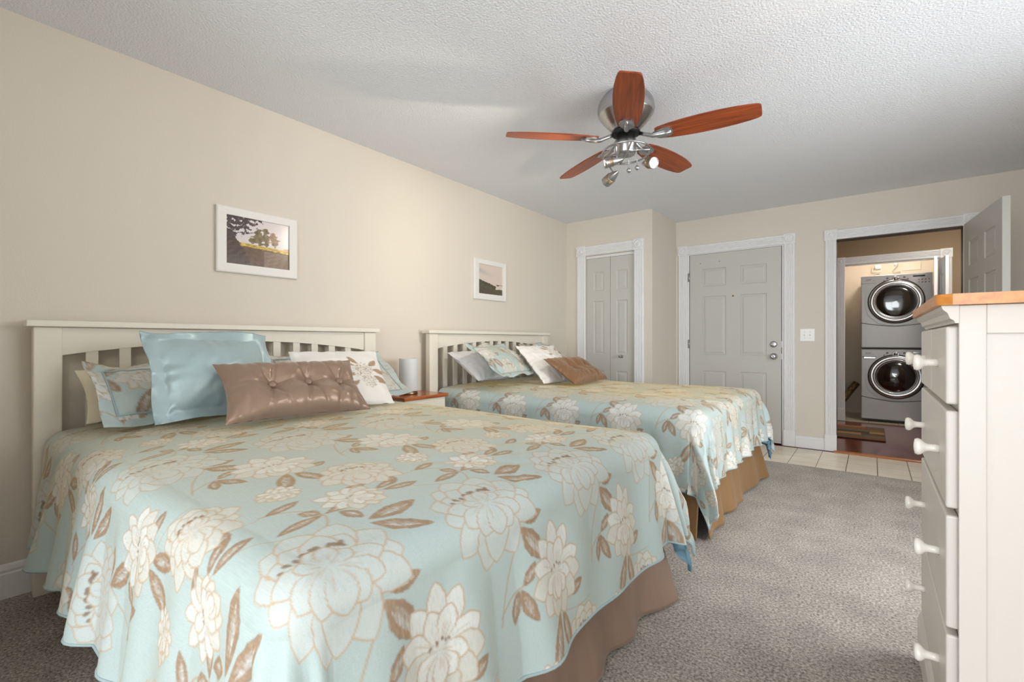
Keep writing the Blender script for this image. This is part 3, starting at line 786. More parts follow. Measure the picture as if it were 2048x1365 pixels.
# ------------------------------------------------------------------ pillows
def pillow(name, label, cat, w, h, t, base, lean, yaw, roll=0.0, m=None, colf=None, flange=0.0, pinch=.06, tuft=None, seedv=1, group=None, n=90, wr=.006, sag=.2, parent_piping=None, expo=2.4, flop=0.0):
    """cushion: local x = width, z = up along the cushion, y = -front. Root mesh with children for trim"""
    r = np.random.default_rng(seedv); nv = max(40, int(n * h / w))
    u = np.linspace(-1, 1, n); v = np.linspace(-1, 1, nv)
    U, V = np.meshgrid(u, v, indexing='ij')
    fu, fv = flange / (w / 2), flange / (h / 2)
    Ui, Vi = np.clip(np.abs(U) / (1 - fu), 0, 1), np.clip(np.abs(V) / (1 - fv), 0, 1)
    T = (np.clip(1 - Ui ** expo, 0, 1) * np.clip(1 - Vi ** expo, 0, 1)) ** .55
    if flange: T = (np.clip(1 - Ui ** 2, 0, 1) * np.clip(1 - Vi ** 2.2, 0, 1)) ** .8
    T = T * (1 - sag * V)
    ex = np.abs(U) ** 2 * (1 - np.cos(V * math.pi / 2) * pinch * 1.4)
    X = w / 2 * U * (1 - pinch * np.cos(V * math.pi / 2) * U ** 2); Z = h / 2 * V * (1 - pinch * np.cos(U * math.pi / 2) * V ** 2)
    noise = np.zeros_like(U)
    for k in range(14):
        kx, kz = r.normal(0, 6, 2) ; noise += np.sin(kx * U * w * 4 + kz * V * h * 4 + r.uniform(0, 6.28)) / 7
    # gathers that run in from the edges
    gth = np.sin(Z * 90 + np.sin(Z * 31) * 2) * np.exp(-((1 - fu) - np.minimum(np.abs(U), 1 - fu)) * w * 9) + np.sin(X * 84 + np.sin(X * 27) * 2) * np.exp(-((1 - fv) - np.minimum(np.abs(V), 1 - fv)) * h * 9)
    front = t / 2 * T + wr * noise * (T + .15) + wr * .55 * gth
    back = -t / 2 * T * .8
    if flange:
        fl = np.clip(np.maximum(np.abs(U) - (1 - fu), 0) / fu + 0, 0, 1) + np.clip(np.maximum(np.abs(V) - (1 - fv), 0) / fv, 0, 1)
        wave = (.013 * np.sin(X * 22 + seedv) + .012 * np.sin(Z * 24 + 1)) * np.clip(fl, 0, 1)
        Z = Z + .014 * np.sin(X * 13 + .8) * np.clip((V - (1 - fv)) / fv, 0, 1)
        front = front + wave; back = back + wave - .001
    holes = []
    if tuft:
        for (tx, tz) in tuft:
            d2 = ((X - tx) ** 2 + (Z - tz) ** 2)
            front = front * (1 - .72 * np.exp(-d2 / .0042))
            for an, ln, dp in ((r.uniform(60, 80), .16, .010), (r.uniform(100, 125), .15, .009), (r.uniform(245, 260), .17, .011), (r.uniform(285, 300), .17, .010), (0 + r.uniform(-6, 6), .13, .008), (180 + r.uniform(-6, 6), .13, .008)):
                ca, sa = math.cos(R(an)), math.sin(R(an)); pu = (X - tx) * ca + (Z - tz) * sa; pv = -(X - tx) * sa + (Z - tz) * ca
                front = front - dp * np.exp(-(pv / .009) ** 2) * np.clip(pu / .02, 0, 1) * np.exp(-(np.maximum(pu, 0) / ln) ** 2)
    front = np.maximum(front, back + .004 * (1 - np.maximum(np.abs(U), np.abs(V)) ** 30))
    if flop:      # the top edge curls forward
        X = X; bend = flop * np.clip(V - .35, 0, 1) ** 2; front = front + bend; back = back + bend
    Zc = Z + h / 2
    F = np.stack([X, -front, Zc], -1); B = np.stack([X, -back, Zc], -1)
    P = np.concatenate([F, B[:, ::-1][:, 1:]], 1)
    col = None
    if colf is not None:
        cf = colf(X, Z, U, V); cb = cf[:, ::-1][:, 1:]; col = np.concatenate([cf, cb], 1)
    o = grid_obj(name, P, m, None, col, flip=True)
    tag(o, label, cat, group)
    # local x->u, y->-n, z->v ; facing +x of the room, then yaw
    le, ya = R(lean), R(yaw)
    uu = Vector((0, 1, 0)); vv = Vector((-math.sin(le), 0, math.cos(le))); nn = Vector((math.cos(le), 0, math.sin(le)))
    Rm = Matrix((uu, -nn, vv)).transposed().to_4x4()
    o.matrix_world = Matrix.Translation(base) @ Matrix.Rotation(ya, 4, 'Z') @ Rm @ Matrix.Rotation(R(roll), 4, 'Y')
    def surf(x, z):
        i = int(np.argmin(np.abs(X[:, nv // 2] - x))); j = int(np.argmin(np.abs(Z[n // 2] - z)))
        return (X[i, j], -front[i, j], Zc[i, j])
    if tuft:
        for tx, tz in tuft:
            c = surf(tx, tz)
            MB().lathe([(.017, -.004), (.0185, .002), (.015, .008), (.007, .011), (0, .0115)], (c[0], c[1] + .004, c[2]), (0, -1, 0), 20).build('button', m, o)
    if flange and parent_piping:
        pts = []
        k0, k1 = int((fu / 2) * (n - 1)), int((1 - fu / 2) * (n - 1)); l0, l1 = int((fv / 2) * (nv - 1)), int((1 - fv / 2) * (nv - 1))
        for i in range(k0, k1): pts.append((i, l0))
        for j in range(l0, l1): pts.append((k1, j))
        for i in range(k1, k0, -1): pts.append((i, l1))
        for j in range(l1, l0, -1): pts.append((k0, j))
        MB().tube([(X[i, j], -front[i, j] - .002, Zc[i, j]) for i, j in pts[::2]], .0038, 6, closed=True).build('piping', parent_piping, o)
    return o, (X, Zc, front, back)

def sham_col(off, sc=1.0, border=(0, 0), fl=(.1, .1)):
    def f(X, Z, U, V):
        x, y = X * 1000 * sc + off[0], Z * 1000 * sc + off[1]
        c = TILE.sample(x, y)
        b = TILE.sample(y * .9 + border[0], x * .9 + border[1])
        return np.where(((np.abs(U) > 1 - fl[0]) | (np.abs(V) > 1 - fl[1]))[..., None], b, c)
    return f
def embroidery(w, h, cx, cz, s, ang, seedv):
    r = np.random.default_rng(seedv); cv = Canvas(w * 1000, h * 1000, lin((234, 231, 226)), 1.0, wrap=False)
    tanl = lin((150, 122, 98)); lf = lin((176, 146, 116)); wt = lin((232, 228, 220))
    def fl(c, s):
        c = np.array(c, float)
        for ring, (L, k) in enumerate(((1.0, 15), (.76, 12), (.52, 10), (.3, 7))):
            for i in range(k):
                a = 2 * math.pi * (i + ring * .5) / k + r.uniform(-.12, .12)
                Pp = petal_shape(s * L, s * .12)
                cv.poly(rot(Pp * [1.25, 1.04], -a) + c, tanl, 1); cv.poly(rot(Pp, -a) + c, wt, 1)
        cv.poly(rot(petal_shape(s * .1, s * .08), 0) + c, lf, 1)
    c, sa = math.cos(ang), math.sin(ang)
    p = lambda x, y: np.array([cx + x * c - y * sa, cz + x * sa + y * c])
    for (x, y, a, l, wd) in ((-30, 40, -60, 80, 13), (-10, 50, -35, 75, 12), (45, 30, 55, 70, 17), (55, 0, 100, 75, 18), (48, -40, 125, 80, 18), (60, -85, 80, 62, 14), (-45, -70, 240, 55, 13), (-40, -20, 265, 50, 12)):
        q = p(x, y); P2 = petal_shape(l, wd, .3)
        cv.poly(rot(P2 * [1.2, 1.03], -R(a) + ang) + q, tanl, 1); cv.poly(rot(P2, -R(a) + ang) + q, lf, 1, .25, tanl)
        cv.line(rot(np.stack([np.zeros(5), np.linspace(0, .9, 5) * l], 1), -R(a) + ang) + q, 2, tanl)
    fl(p(0, 0), s); fl(p(12, -s * 1.25), s * .72)
    return lambda X, Z, U, V: cv.sample((X + w / 2) * 1000, (Z + h / 2) * 1000)

ZP = .705
pillow('bed_pillow', 'cream pillow mostly hidden behind the floral sham at the left end of the foreground bed', 'pillow', .64, .28, .07, (.285, .755, ZP + .02), 40, 3, 0, M['cream_cotton'], seedv=2, wr=.004)
pillow('pillow_sham', 'piped floral sham leaning at the left of the foreground bed, beside the blue satin pillow', 'pillow', .667, .345, .13, (.475, .779, ZP + .02), 43, 6, 0, M['fabric'], sham_col((140, 360), 1.0, (40, 200), (.17, .2)), .055, .03, seedv=3, parent_piping=M['piping'], wr=.004)
pillow('satin_pillow', 'large pale blue satin pillow with a wide flange on the foreground bed', 'pillow', .535, .405, .19, (.600, .842, ZP + .026), 20, 9, 1.5, M['satin_blue'], None, .045, .05, seedv=4, wr=.006)
pillow('pillow_sham', 'floral sham propped at the right of the foreground bed, its corner reaching the nightstand', 'pillow', .78, .44, .11, (.520, 1.575, ZP + .02), 53, 2, 0, M['fabric'], sham_col((260, 260), 1.0, (10, 90), (.14, .2)), .05, .03, seedv=5, parent_piping=M['piping'], wr=.004)
pillow('embroidered_pillow', 'white pillow with a brown embroidered flower, on the foreground bed', 'pillow', .475, .395, .11, (.715, 1.385, ZP + .018), 44, -14, 0, M['fabric_white'], embroidery(.475, .395, 340, 205, 62, .1, 5), 0, .04, seedv=6, wr=.006)
pillow('lumbar_pillow', 'taupe satin lumbar pillow with three buttons, at the front of the foreground bed', 'pillow', .60, .315, .165, (.915, 1.035, ZP + .035), 44, -8, 0, M['satin_brown'], None, 0, .08, [(-.10, .015), (.055, .02), (.20, .018)], 7, wr=.005, n=130)
# far bed
pillow('bed_pillow', 'plain white pillow under the floral sham on the far bed, by its left headboard post', 'pillow', .60, .38, .18, (.455, 2.93, ZP + .055), 56, 4, 0, M['white_cotton'], seedv=12, wr=.006, expo=2.0, pinch=.08)
pillow('pillow_sham', 'greenish floral sham at the back right of the far bed, beside the closet', 'pillow', .62, .40, .12, (.46, 3.80, ZP + .02), 38, 3, 0, M['fabric'], sham_col((100, 200), 1.0, (50, 20), (.14, .2)), .05, .03, seedv=13, parent_piping=M['piping'], wr=.004)
pillow('pillow_sham', 'floral sham lying over the white pillow on the far bed', 'pillow', .60, .42,   .095, (.675, 2.905, ZP + .085), 53, 10, 0, M['fabric'], sham_col((190, 330), 1.0, (90, 20), (.15, .2)), .05, .03, seedv=14, parent_piping=M['piping'], wr=.004)
pillow('embroidered_pillow', 'white pillow with a brown embroidered flower, on the far bed', 'pillow', .452, .461, .11, (.835, 3.28, ZP + .02), 50, -12, 0, M['fabric_white'], embroidery(.452, .461, 335, 325, 62, .1, 6), 0, .04, seedv=15, wr=.006)
pillow('lumbar_pillow', 'taupe satin lumbar pillow, tinted as if warm-lit, lying at the front of the far bed', 'pillow', .66, .335, .12, (1.035, 3.40, ZP + .03), 56, 4, 0, M['satin_brown_warm_lit'], None, 0, .05, [(-.10, .015), (.055, .02), (.20, .018)], 16, wr=.005, n=110)

# ------------------------------------------------------------------ nightstand and lamp
ns = empty('nightstand', (0.195, 2.228, 0), label='small white nightstand with brown wooden top between the two headboards', cat='nightstand')
MB().box(-.165, .165, -.205, .205, .655, .68).build('top', M['wood_night'], ns, bevel=.006)
MB().box(-.150, .145, -.188, .188, .05, .654).build('body', M['white_paint'], ns, bevel=.003)
for z0, z1 in ((.48, .63), (.30, .46), (.11, .28)):
    dr = MB().box(.1455, .158, -.172, .172, z0, z1).build('drawer', M['white_paint'], ns, bevel=.003)
    MB().lathe([(.008, 0), (.007, .012), (.014, .018), (.014, .024), (0, .028)], (.158, 0, (z0 + z1) / 2), (1, 0, 0), 20).build('knob', M['knob_white'], dr)
for x in (-.14, .11):
    for y in (-.185, .155): MB().box(x, x + .03, y, y + .03, 0.001, .05).build('foot', M['white_paint'], ns)
lp = empty('table_lamp', (0.185, 2.20, 0.6805), label='frosted glass cylinder lamp on a bronze base standing on the nightstand', cat='lamp')
MB().lathe([(.064, 0), (.066, .004), (.066, .016), (.060, .020), (.052, .022)], (0, 0, 0), (0, 0, 1), 36).build('base', M['bronze'], lp)
MB().lathe([(.050, .022), (.066, .024), (.067, .03), (.067, .255), (.066, .258), (.063, .258), (.063, .03), (.050, .024)], (0, 0, 0), (0, 0, 1), 40).build('shade', M['frost'], lp)
MB().lathe([(.016, .022), (.016, .06), (.024, .085), (.028, .11), (.02, .135), (0, .145)], (0, 0, 0), (0, 0, 1), 20).build('bulb', M['plate_white'], lp)

# ------------------------------------------------------------------ framed photographs
def noise2(x, y, seedv, sc):
    r = np.random.default_rng(seedv); s = np.zeros_like(x); tot = 0
    for o in range(5):
        for k in range(4):
            a = r.uniform(0, 6.28); f = sc * 2 ** o * r.uniform(.7, 1.3)
            s = s + np.sin((x * math.cos(a) + y * math.sin(a)) * f + r.uniform(0, 6.28)) * .5 ** o
        tot += 4 * .5 ** o
    return s / tot * 2
def river_photo(x, y):
    c = np.zeros(x.shape + (3,)); c[:] = lin((214, 205, 206))
    def put(mask, col, tex=0.0, seedv=0):
        base = lin(col) * (1 + tex * noise2(x, y, seedv, 60))[..., None]
        c[mask] = np.clip(base, 0.004, 1)[mask]
    n1 = noise2(x, y, 1, 40); n2 = noise2(x, y, 2, 70); n3 = noise2(x, y, 3, 25)
    crown = lambda cx, cy, rx, ry: ((x - cx) / rx) ** 2 + ((y - cy) / ry) ** 2 + n1 * .9 < 1
    hor = .47 - .06 * (x - .2)
    put(crown(.52, .62, .15, .16) | crown(.62, .78, .07, .06) | crown(.44, .55, .10, .07), (112, 96, 62), .5, 4)
    put(crown(.74, .62, .09, .14), (142, 112, 82), .5, 5)
    put((y < hor) & (y > hor - .09 + .02 * n2), (190, 160, 60), .5, 6)
    put(y < hor - .07 + .015 * n2, (96, 70, 50), .25, 7)
    put((y < hor - .10) & (x > .58) & (x < .99), (128, 106, 88), .2, 8)
    put((y > hor - .02) & (y < hor + .05 + n2 * .02) & (x > .9), (196, 150, 110), .2, 3)
    put((x < .20 - (y - .45) * .42 + n2 * .03) & (y < .72), (74, 54, 42), .4, 9)
    put((y > .62 + 1.1 * x * x + n1 * .22) & (n2 + n1 * .6 + (.5 - x) > -.15) & (x < .6 + n1 * .1), (66, 52, 52), .5, 10)
    return c
def marsh_photo(x, y):
    c = np.zeros(x.shape + (3,)); c[:] = lin((214, 198, 186))
    cl = np.exp(-((y - .72 + .25 * (x - .3)) / .07) ** 2) * np.clip(1.1 - x * 1.7, 0, 1)
    c[:] = c * (1 - cl[..., None] * .7) + lin((158, 164, 168)) * cl[..., None] * .7
    def put(mask, col, tex=0.0, seedv=0):
        c[mask] = (lin(col) * (1 + tex * noise2(x, y, seedv, 60))[..., None])[mask]
    n1 = noise2(x, y, 21, 30)
    put((y < .50 - .28 * x + n1 * .02) & (x < .72 + n1 * .03) & (y > .18), (74, 72, 52), .3, 22)
    put((y < .40 - .28 * x + n1 * .02) & (x < .55), (82, 78, 58), .3, 24)
    put((y > .345) & (y < .365) & (x > .74), (120, 104, 92), 0, 1)
    put(((x - .80) / .05) ** 2 + ((y - .34) / .025) ** 2 + n1 * .5 < 1, (84, 74, 60), 0, 1)
    put(y < .20 + n1 * .015, (84, 76, 56), .25, 23)
    put((x < .52) & (y < .21), (80, 74, 62), .25, 23)
    return c
def framed(y0, y1, z0, z1, iy0, iy1, iz0, iz1, label, fn):
    root = empty('framed_photo', (0, (y0 + y1) / 2, (z0 + z1) / 2), label=label, cat='picture', group='white framed landscape photos on the left wall')
    Y0, Y1, Z0, Z1 = y0 - (y0+y1)/2, y1 - (y0+y1)/2, z0 - (z0+z1)/2, z1 - (z0+z1)/2
    a0, a1, b0, b1 = iy0 - (y0+y1)/2, iy1 - (y0+y1)/2, iz0 - (z0+z1)/2, iz1 - (z0+z1)/2
    b = MB(); O = [(Y0, Z0), (Y1, Z0), (Y1, Z1), (Y0, Z1)]; I = [(a0, b0), (a1, b0), (a1, b1), (a0, b1)]
    Mi = [(p[0] + (q[0]-p[0]) * .12, p[1] + (q[1]-p[1]) * .12) for p, q in zip(O, I)]
    rings = [([(p[0], p[1]) for p in O], .001), (O, .019), (Mi, .0225), (I, .0165), (I, .006)]
    for (ra, xa), (rb, xb) in zip(rings[:-1], rings[1:]):
        for k in range(4):
            k2 = (k + 1) % 4
            b.add([(xa, *ra[k]), (xa, *ra[k2]), (xb, *rb[k2]), (xb, *rb[k])], [(0, 1, 2, 3)])
    b.add([(.001, *p) for p in O], [(0, 1, 2, 3)])
    b.build('frame', M['frame_white'], root)
    n, m_ = 300, 230
    yy = np.linspace(a0, a1, n); zz = np.linspace(b0, b1, m_); Y, Z = np.meshgrid(yy, zz, indexing='ij')
    X, Yn = np.meshgrid(np.linspace(0, 1, n), np.linspace(0, 1, m_), indexing='ij')
    grid_obj('print', np.stack([np.full_like(Y, .007), Y, Z], -1), M['print'], root, fn(X, Yn), smooth=False)
    return root
framed(1.013, 1.464, 1.447, 1.812, 1.065, 1.417, 1.498, 1.768, 'white framed photo of trees by a river, above the foreground bed', river_photo)
framed(3.084, 3.544, 1.445, 1.815, 3.153, 3.497, 1.500, 1.772, 'white framed photo of a pale sky over a dark marsh, above the far bed', marsh_photo)

# ------------------------------------------------------------------ ceiling fan
FX, FY, FZ = 1.747, 2.450, 2.192
fan = empty('ceiling_fan', (FX, FY, 2.44), label='brushed nickel ceiling fan with five cherry blades and three spotlights', cat='ceiling fan')
zf = lambda z: z - 2.44
MB().lathe([(.118, zf(2.4395)), (.125, zf(2.43)), (.145, zf(2.405)), (.155, zf(2.375)), (.156, zf(2.350)), (.150, zf(2.340)), (.152, zf(2.334)), (.147, zf(2.328)), (.134, zf(2.305)), (.108, zf(2.275)), (.082, zf(2.248)), (.070, zf(2.236))], (0, 0, 0), (0, 0, 1), 56).build('motor_housing', M['nickel'], fan)
fb_ = MB().lathe([(.062, zf(2.236)), (.078, zf(2.233)), (.078, zf(2.222)), (.060, zf(2.219))], (0, 0, 0), (0, 0, 1), 48)
fw = fb_.build('flywheel', M['black'], fan)
hs = MB().lathe([(.054, zf(2.2185)), (.056, zf(2.170)), (.059, zf(2.166)), (.059, zf(2.160)), (.055, zf(2.156)), (.054, zf(2.118)), (.050, zf(2.108)), (.044, zf(2.108)), (.042, zf(2.112)), (0, zf(2.112))], (0, 0, 0), (0, 0, 1), 48).build('switch_housing', M['nickel'], fan)
def blade_outline():
    xs = [.165, .18, .24, .32, .40, .48, .56, .62, .655, .668, .672]
    hw = [.040, .048, .060, .069, .073, .073, .068, .060, .052, .045, .036]
    return [(x, w) for x, w in zip(xs, hw)] + [(x, -w) for x, w in zip(xs[::-1], hw[::-1])]
BZ = 2.192 - 2.44
for k in range(5):
    an = -1.126 + k * 2 * math.pi / 5
    bl = MB().prism(blade_outline(), (0, 0, -.003), (1, 0, 0), (0, 1, 0), (0, 0, .007)).build('blade', M['wood_blade'], fan, bevel=.0015)
    bl.location = (0, 0, BZ); bl.rotation_euler = (R(-12), 0, an)
    bb = MB()
    plate = [(.150, .016), (.175, .034), (.205, .042), (.235, .036), (.252, .018), (.256, 0), (.252, -.018), (.235, -.036), (.205, -.042), (.175, -.034), (.150, -.016)]
    bb.prism(plate, (0, 0, -.0085), (1, 0, 0), (0, 1, 0), (0, 0, .005))
    bb.tube([(.245, 0, -.010), (.20, 0, -.013), (.15, 0, -.010), (.11, 0, .006), (.075, 0, .022)], [.006, .011, .012, .010, .011], 10)
    bb.build('blade_bracket', M['nickel'], bl)
# ring that carries the spotlights
ringc = Vector((0, 0, zf(2.118)))
rv, fv_ = Vector((math.cos(YAW), math.sin(YAW), 0)), Vector((-math.sin(YAW), math.cos(YAW), 0))
pts = [ringc + rv * .130 * math.cos(t) + fv_ * .130 * math.sin(t) + Vector((0, 0, -.012 * math.sin(t))) for t in np.linspace(0, 2 * math.pi, 49)[:-1]]
lr = MB().tube(pts, .0055, 10, closed=True)
rv, fv_ = Vector((math.cos(YAW), math.sin(YAW), 0)), Vector((-math.sin(YAW), math.cos(YAW), 0))
lr.tube([ringc + rv * -.11 + fv_ * .07, ringc + rv * -.03 + Vector((0, 0, .004)), ringc + rv * .06 + fv_ * -.03 + Vector((0, 0, .006)), ringc + rv * .12 + fv_ * -.05], .005, 8)
lr.tube([ringc + fv_ * -.13 + Vector((0, 0, .012)), ringc + Vector((0, 0, -.008)), ringc + fv_ * .13 - Vector((0, 0, .012))], .0045, 8)
ring = lr.build('light_ring', M['nickel'], fan)
M['bulb'] = mat('halogen_bulb', (1, .85, .6, 1), .3, emit=((1, .80, .52, 1), 30))
M['spot_ring'] = mat('spot_vent_ring', L4(176, 150, 110), .3, 1.0)
def spotlight(p, d, stem_top, power, cone):
    p, d = Vector(p), Vector(d).normalized()
    o = empty('spotlight', p, parent=fan); o.scale = (1.15,) * 3
    MB().lathe([(0, -.052), (.006, -.044), (.014, -.028), (.021, -.008), (.0245, .012), (.0255, .034), (.0265, .036), (.0265, .046), (.024, .046), (.023, .036)], (0, 0, 0), d, 28).build('spot_shell', M['nickel'], o)
    v = MB()
    for q in (.004, .011, .018, .025): v.lathe([(.0243, q), (.0262, q + .002), (.0243, q + .004)], (0, 0, 0), d, 28)
    v.build('vent_ring', M['spot_ring'], o)
    MB().lathe([(.0225, .036), (.021, .041), (.012, .044), (0, .045)], (0, 0, 0), d, 24).build('bulb', M['bulb'], o)
    st = (Vector(stem_top) - p) / 1.15
    MB().tube([st, st * .5 + Vector((.004, 0, 0)), -d * .02], .0045, 8).build('stem', M['nickel'], o)
    ld = bpy.data.lights.new('spot_lamp', 'SPOT'); ld.energy = power; ld.color = (1, .88, .71); ld.spot_size = R(cone); ld.spot_blend = .9; ld.shadow_soft_size = .02
    lo = bpy.data.objects.new('spot_lamp', ld); C.objects.link(lo); lo.parent = fan
    lo.location = p + d * .060; lo.rotation_euler = d.to_track_quat('-Z', 'Y').to_euler()
SP = 26
spotlight(Vector((0, 0, zf(2.062))) + rv * -.075 + fv_ * -.03, -rv * .94 - Vector((0, 0, .16)) + fv_ * .12, ringc + rv * -.075 + fv_ * -.10, SP, 110)
spotlight(Vector((0, 0, zf(2.005))) + rv * -.065 + fv_ * .06, -rv * .42 + fv_ * .72 - Vector((0, 0, .26)), ringc + rv * -.085 + fv_ * .10, SP, 110)
spotlight(Vector((0, 0, zf(2.062))) + rv * .125 + fv_ * .0, -fv_ * .85 + rv * .35 - Vector((0, 0, .30)), ringc + rv * .128 + fv_ * .03, SP * .6, 110)
# pull chains
for dx, dy, z1 in ((.004, -.05, 2.012), (.055, -.03, 2.034)):
    c = rv * dx + fv_ * dy
    ch = MB().tube([c + Vector((0, 0, zf(2.13))), c + Vector((0, 0, zf(z1)))], .0014, 6).build('pull_chain', M['nickel'], fan)
    MB().sphere(c + Vector((0, 0, zf(z1 - .010))), .0125, seg=14, rings=10).lathe([(.0132, -.002), (.0140, 0), (.0132, .002)], c + Vector((0, 0, zf(z1 - .010))), (.3, .9, .2), 18).build('fob', M['nickel'], ch)

# ------------------------------------------------------------------ chest of drawers on the right
DX, DY0, DY1 = 2.985, 1.365, 2.07     # front plane of the carcass, near end, far end
DD, DHT = 0.50, 1.140
ds = empty('dresser', (DX, DY0, 0), label='tall white chest of drawers with a honey oak top and white porcelain knobs', cat='dresser')
W_ = DY1 - DY0
MB().prism([(-.038, -.012), (-.012, -.026), (DD + .01, -.026), (DD + .01, W_ + .026), (-.012, W_ + .026), (-.038, W_ + .012)], (0, 0, DHT + .0005), (1, 0, 0), (0, 1, 0), (0, 0, .023)).build('top', M['wood_top'], ds, bevel=.009, seg=4)
MB().box(.004, DD - .004, .010, W_ - .010, .10, DHT).build('carcass', M['dresser_white'], ds)
for y, nm in ((0.0, 'side_panel'), (W_ - .0099, 'side_panel')):
    b = MB()
    for x0, x1, z0, z1 in ((0, .042, .05, DHT), (DD - .06, DD, .05, DHT), (.042, DD - .06, DHT - .06, DHT), (.042, DD - .06, .10, .22)):
        b.box(x0, x1, y, y + .0099, z0, z1)
    b.build(nm, M['dresser_white'], ds, bevel=.0015)
cr = [(0, 0), (-.006, 0), (-.008, .006), (-.014, .010), (-.018, .022), (-.026, .030), (-.028, .038), (0, .038)]
MB().prism(cr, (0, -.004, DHT - .038), (1, 0, 0), (0, 0, 1), (0, W_ + .008, 0)).build('crown_molding', M['dresser_white'], ds)
def knob(parent, y, z, x=-.018):
    MB().lathe([(.010, 0), (.009, .010), (.009, .020), (.011, .026), (.0185, .033), (.0205, .039), (.018, .045), (.008, .047), (0, .0475)], (x, y, z), (-1, 0, 0), 28).build('knob', M['knob_white'], parent)
def drawer(y0, y1, z0, z1, ks):
    d = MB().box(-.018, .0035, y0, y1, z0, z1).build('drawer', M['dresser_white'], ds, bevel=.005, seg=3)
    for k in ks: knob(d, k, (z0 + z1) / 2)
drawer(.028, W_ / 2 - .006, .925, 1.096, [W_ * .26]); drawer(W_ / 2 + .006, W_ - .028, .925, 1.096, [W_ * .74])
for z0, z1 in ((.697, .911), (.434, .681), (.175, .419)): drawer(.028, W_ - .028, z0, z1, [W_ * .22, W_ * .78])
MB().prism([(0, .04), (-.026, .04), (-.026, .13), (-.020, .15), (-.012, .160), (0, .166)], (0, -.004, 0), (1, 0, 0), (0, 0, 1), (0, W_ + .008, 0)).build('base_molding', M['dresser_white'], ds)
for x in (-.024, DD - .06):
    for y in (0, W_ - .06): MB().box(x, x + .06, y, y + .06, 0.001, .0995 if x > 0 else .0399).build('foot', M['dresser_white'], ds, bevel=.003)

# ------------------------------------------------------------------ laundry stack beyond the doorway
LX0, LX1, LY, LD = 2.716, 3.434, 7.79, 0.74
LC = 3.075
def front_loader(name, label, cat, z0, washer):
    hh = .955; o = empty(name, (LC, LY, z0), label=label, cat=cat)
    hw = (LX1 - LX0) / 2; zc = .602 if washer else .605
    MB().box(-hw, hw, 0, LD, .03 if washer else 0, hh).build('body', M['appliance'], o, bevel=.012, seg=3)
    if washer:
        MB().box(-hw + .03, hw - .03, .05, LD - .05, 0.001, .0299).build('foot_rail', M['black'], o)
    # raised front fascia around the door
    pf = [(-.12, hh - .012), (.13, hh - .012), (.30, zc + .14), (.315, zc - .02), (.28, zc - .18), (.17, zc - .285), (0, zc - .318), (-.17, zc - .285), (-.28, zc - .18), (-.315, zc - .02), (-.30, zc + .14)]
    MB().prism(pf, (0, -.0005, 0), (1, 0, 0), (0, 0, 1), (0, -.010, 0)).build('fascia', M['appliance'], o, bevel=.004)
    yd = -.0108
    dr = MB().lathe([(.288, 0), (.288, .010), (.282, .014), (.280, .012)], (0, yd, zc), (0, -1, 0), 64).build('door_gasket', M['black'], o)
    MB().lathe([(.279, 0), (.279, .014), (.262, .026), (.232, .028), (.226, .024)], (0, yd, zc), (0, -1, 0), 64).build('door_ring', M['ring'], o)
    MB().lathe([(.226, .006), (.226, .027), (.220, .034), (.211, .030), (.208, .02)], (0, yd, zc), (0, -1, 0), 64).build('inner_ring', M['ring'], o)
    MB().lathe([(.209, .014), (.200, .024), (.17, .032 if not washer else .045), (.12, .038 if not washer else .064), (.06, .041 if not washer else .075), (0, .042 if not washer else .078)], (0, yd, zc), (0, -1, 0), 64).build('door_glass', M['glass_dark'], o)
    # curved seam above the kick panel
    zs = zc - .318
    MB().tube([(x, -.002, zs + .05 * (abs(x) / hw) ** 1.6 - .004) for x in np.linspace(-hw, hw, 25)], .0035, 6).build('panel_seam', M['black'], o)
    # dial, buttons, display
    dl = MB().lathe([(.036, 0), (.035, .010), (.030, .016), (.028, .012), (.018, .014), (.015, .02), (0, .021)], (0, yd, hh - .058), (0, -1, 0), 32).build('dial', M['chrome'], o)
    for x, z, r in ((-.085, -.048, .013), (-.118, -.078, .009), (.085, -.046, .013), (.118, -.072, .010), (.098, -.08, .006)):
        MB().lathe([(r, 0), (r, .003), (r * .7, .0035), (r * .62, .001), (0, .001)], (x, yd, hh + z), (0, -1, 0), 20).build('button', M['appliance_dark'], o)
    MB().box(.17, .285, -.004, -.0006, hh - .05, hh - .028).build('display', M['glass_dark'], o, bevel=.006)
    for i in range(4):
        for j in range(2):
            MB().lathe([(.008, 0), (.008, .003), (0, .0035)], (.225 + i * .033, -.0006, hh - .085 - j * .035), (0, -1, 0), 14).build('button', M['appliance_dark'], o)
    lg = MB(); xl = -hw + .05
    lg.tube([(xl, -.0012, hh - .055), (xl + .03, -.0012, hh - .046), (xl + .06, -.0012, hh - .050)], .0026, 6)
    for i in range(5): lg.box(xl + .006 + i * .010, xl + .012 + i * .010, -.002, -.0006, hh - .068, hh - .060)
    lg.box(xl + .075, xl + .090, -.002, -.0006, hh - .068, hh - .062).build('maker_badge', M['appliance_dark'], o)
    if washer:
        MB().box(-hw + .012, -.16, -.004, -.0006, hh - .105, hh - .098).build('detergent_drawer_seam', M['black'], o)
        MB().box(-hw + .035, -.19, -.010, -.0045, hh - .118, hh - .106).build('drawer_handle', M['chrome'], o)
    else:
        MB().tube([(x, -.0012, hh - .10 - (x + .36) * 0) for x in (-hw + .004, -.20)], .0018, 6).build('panel_line', M['appliance_dark'], o)
    return o
front_loader('washing_machine', 'silver front loading washer at the bottom of the laundry stack', 'washing machine', 0.0, True)
front_loader('tumble_dryer', 'silver front loading dryer stacked on top of the washer', 'dryer', .972, False)
bpy.data.objects['tumble_dryer'].location.z = .9735
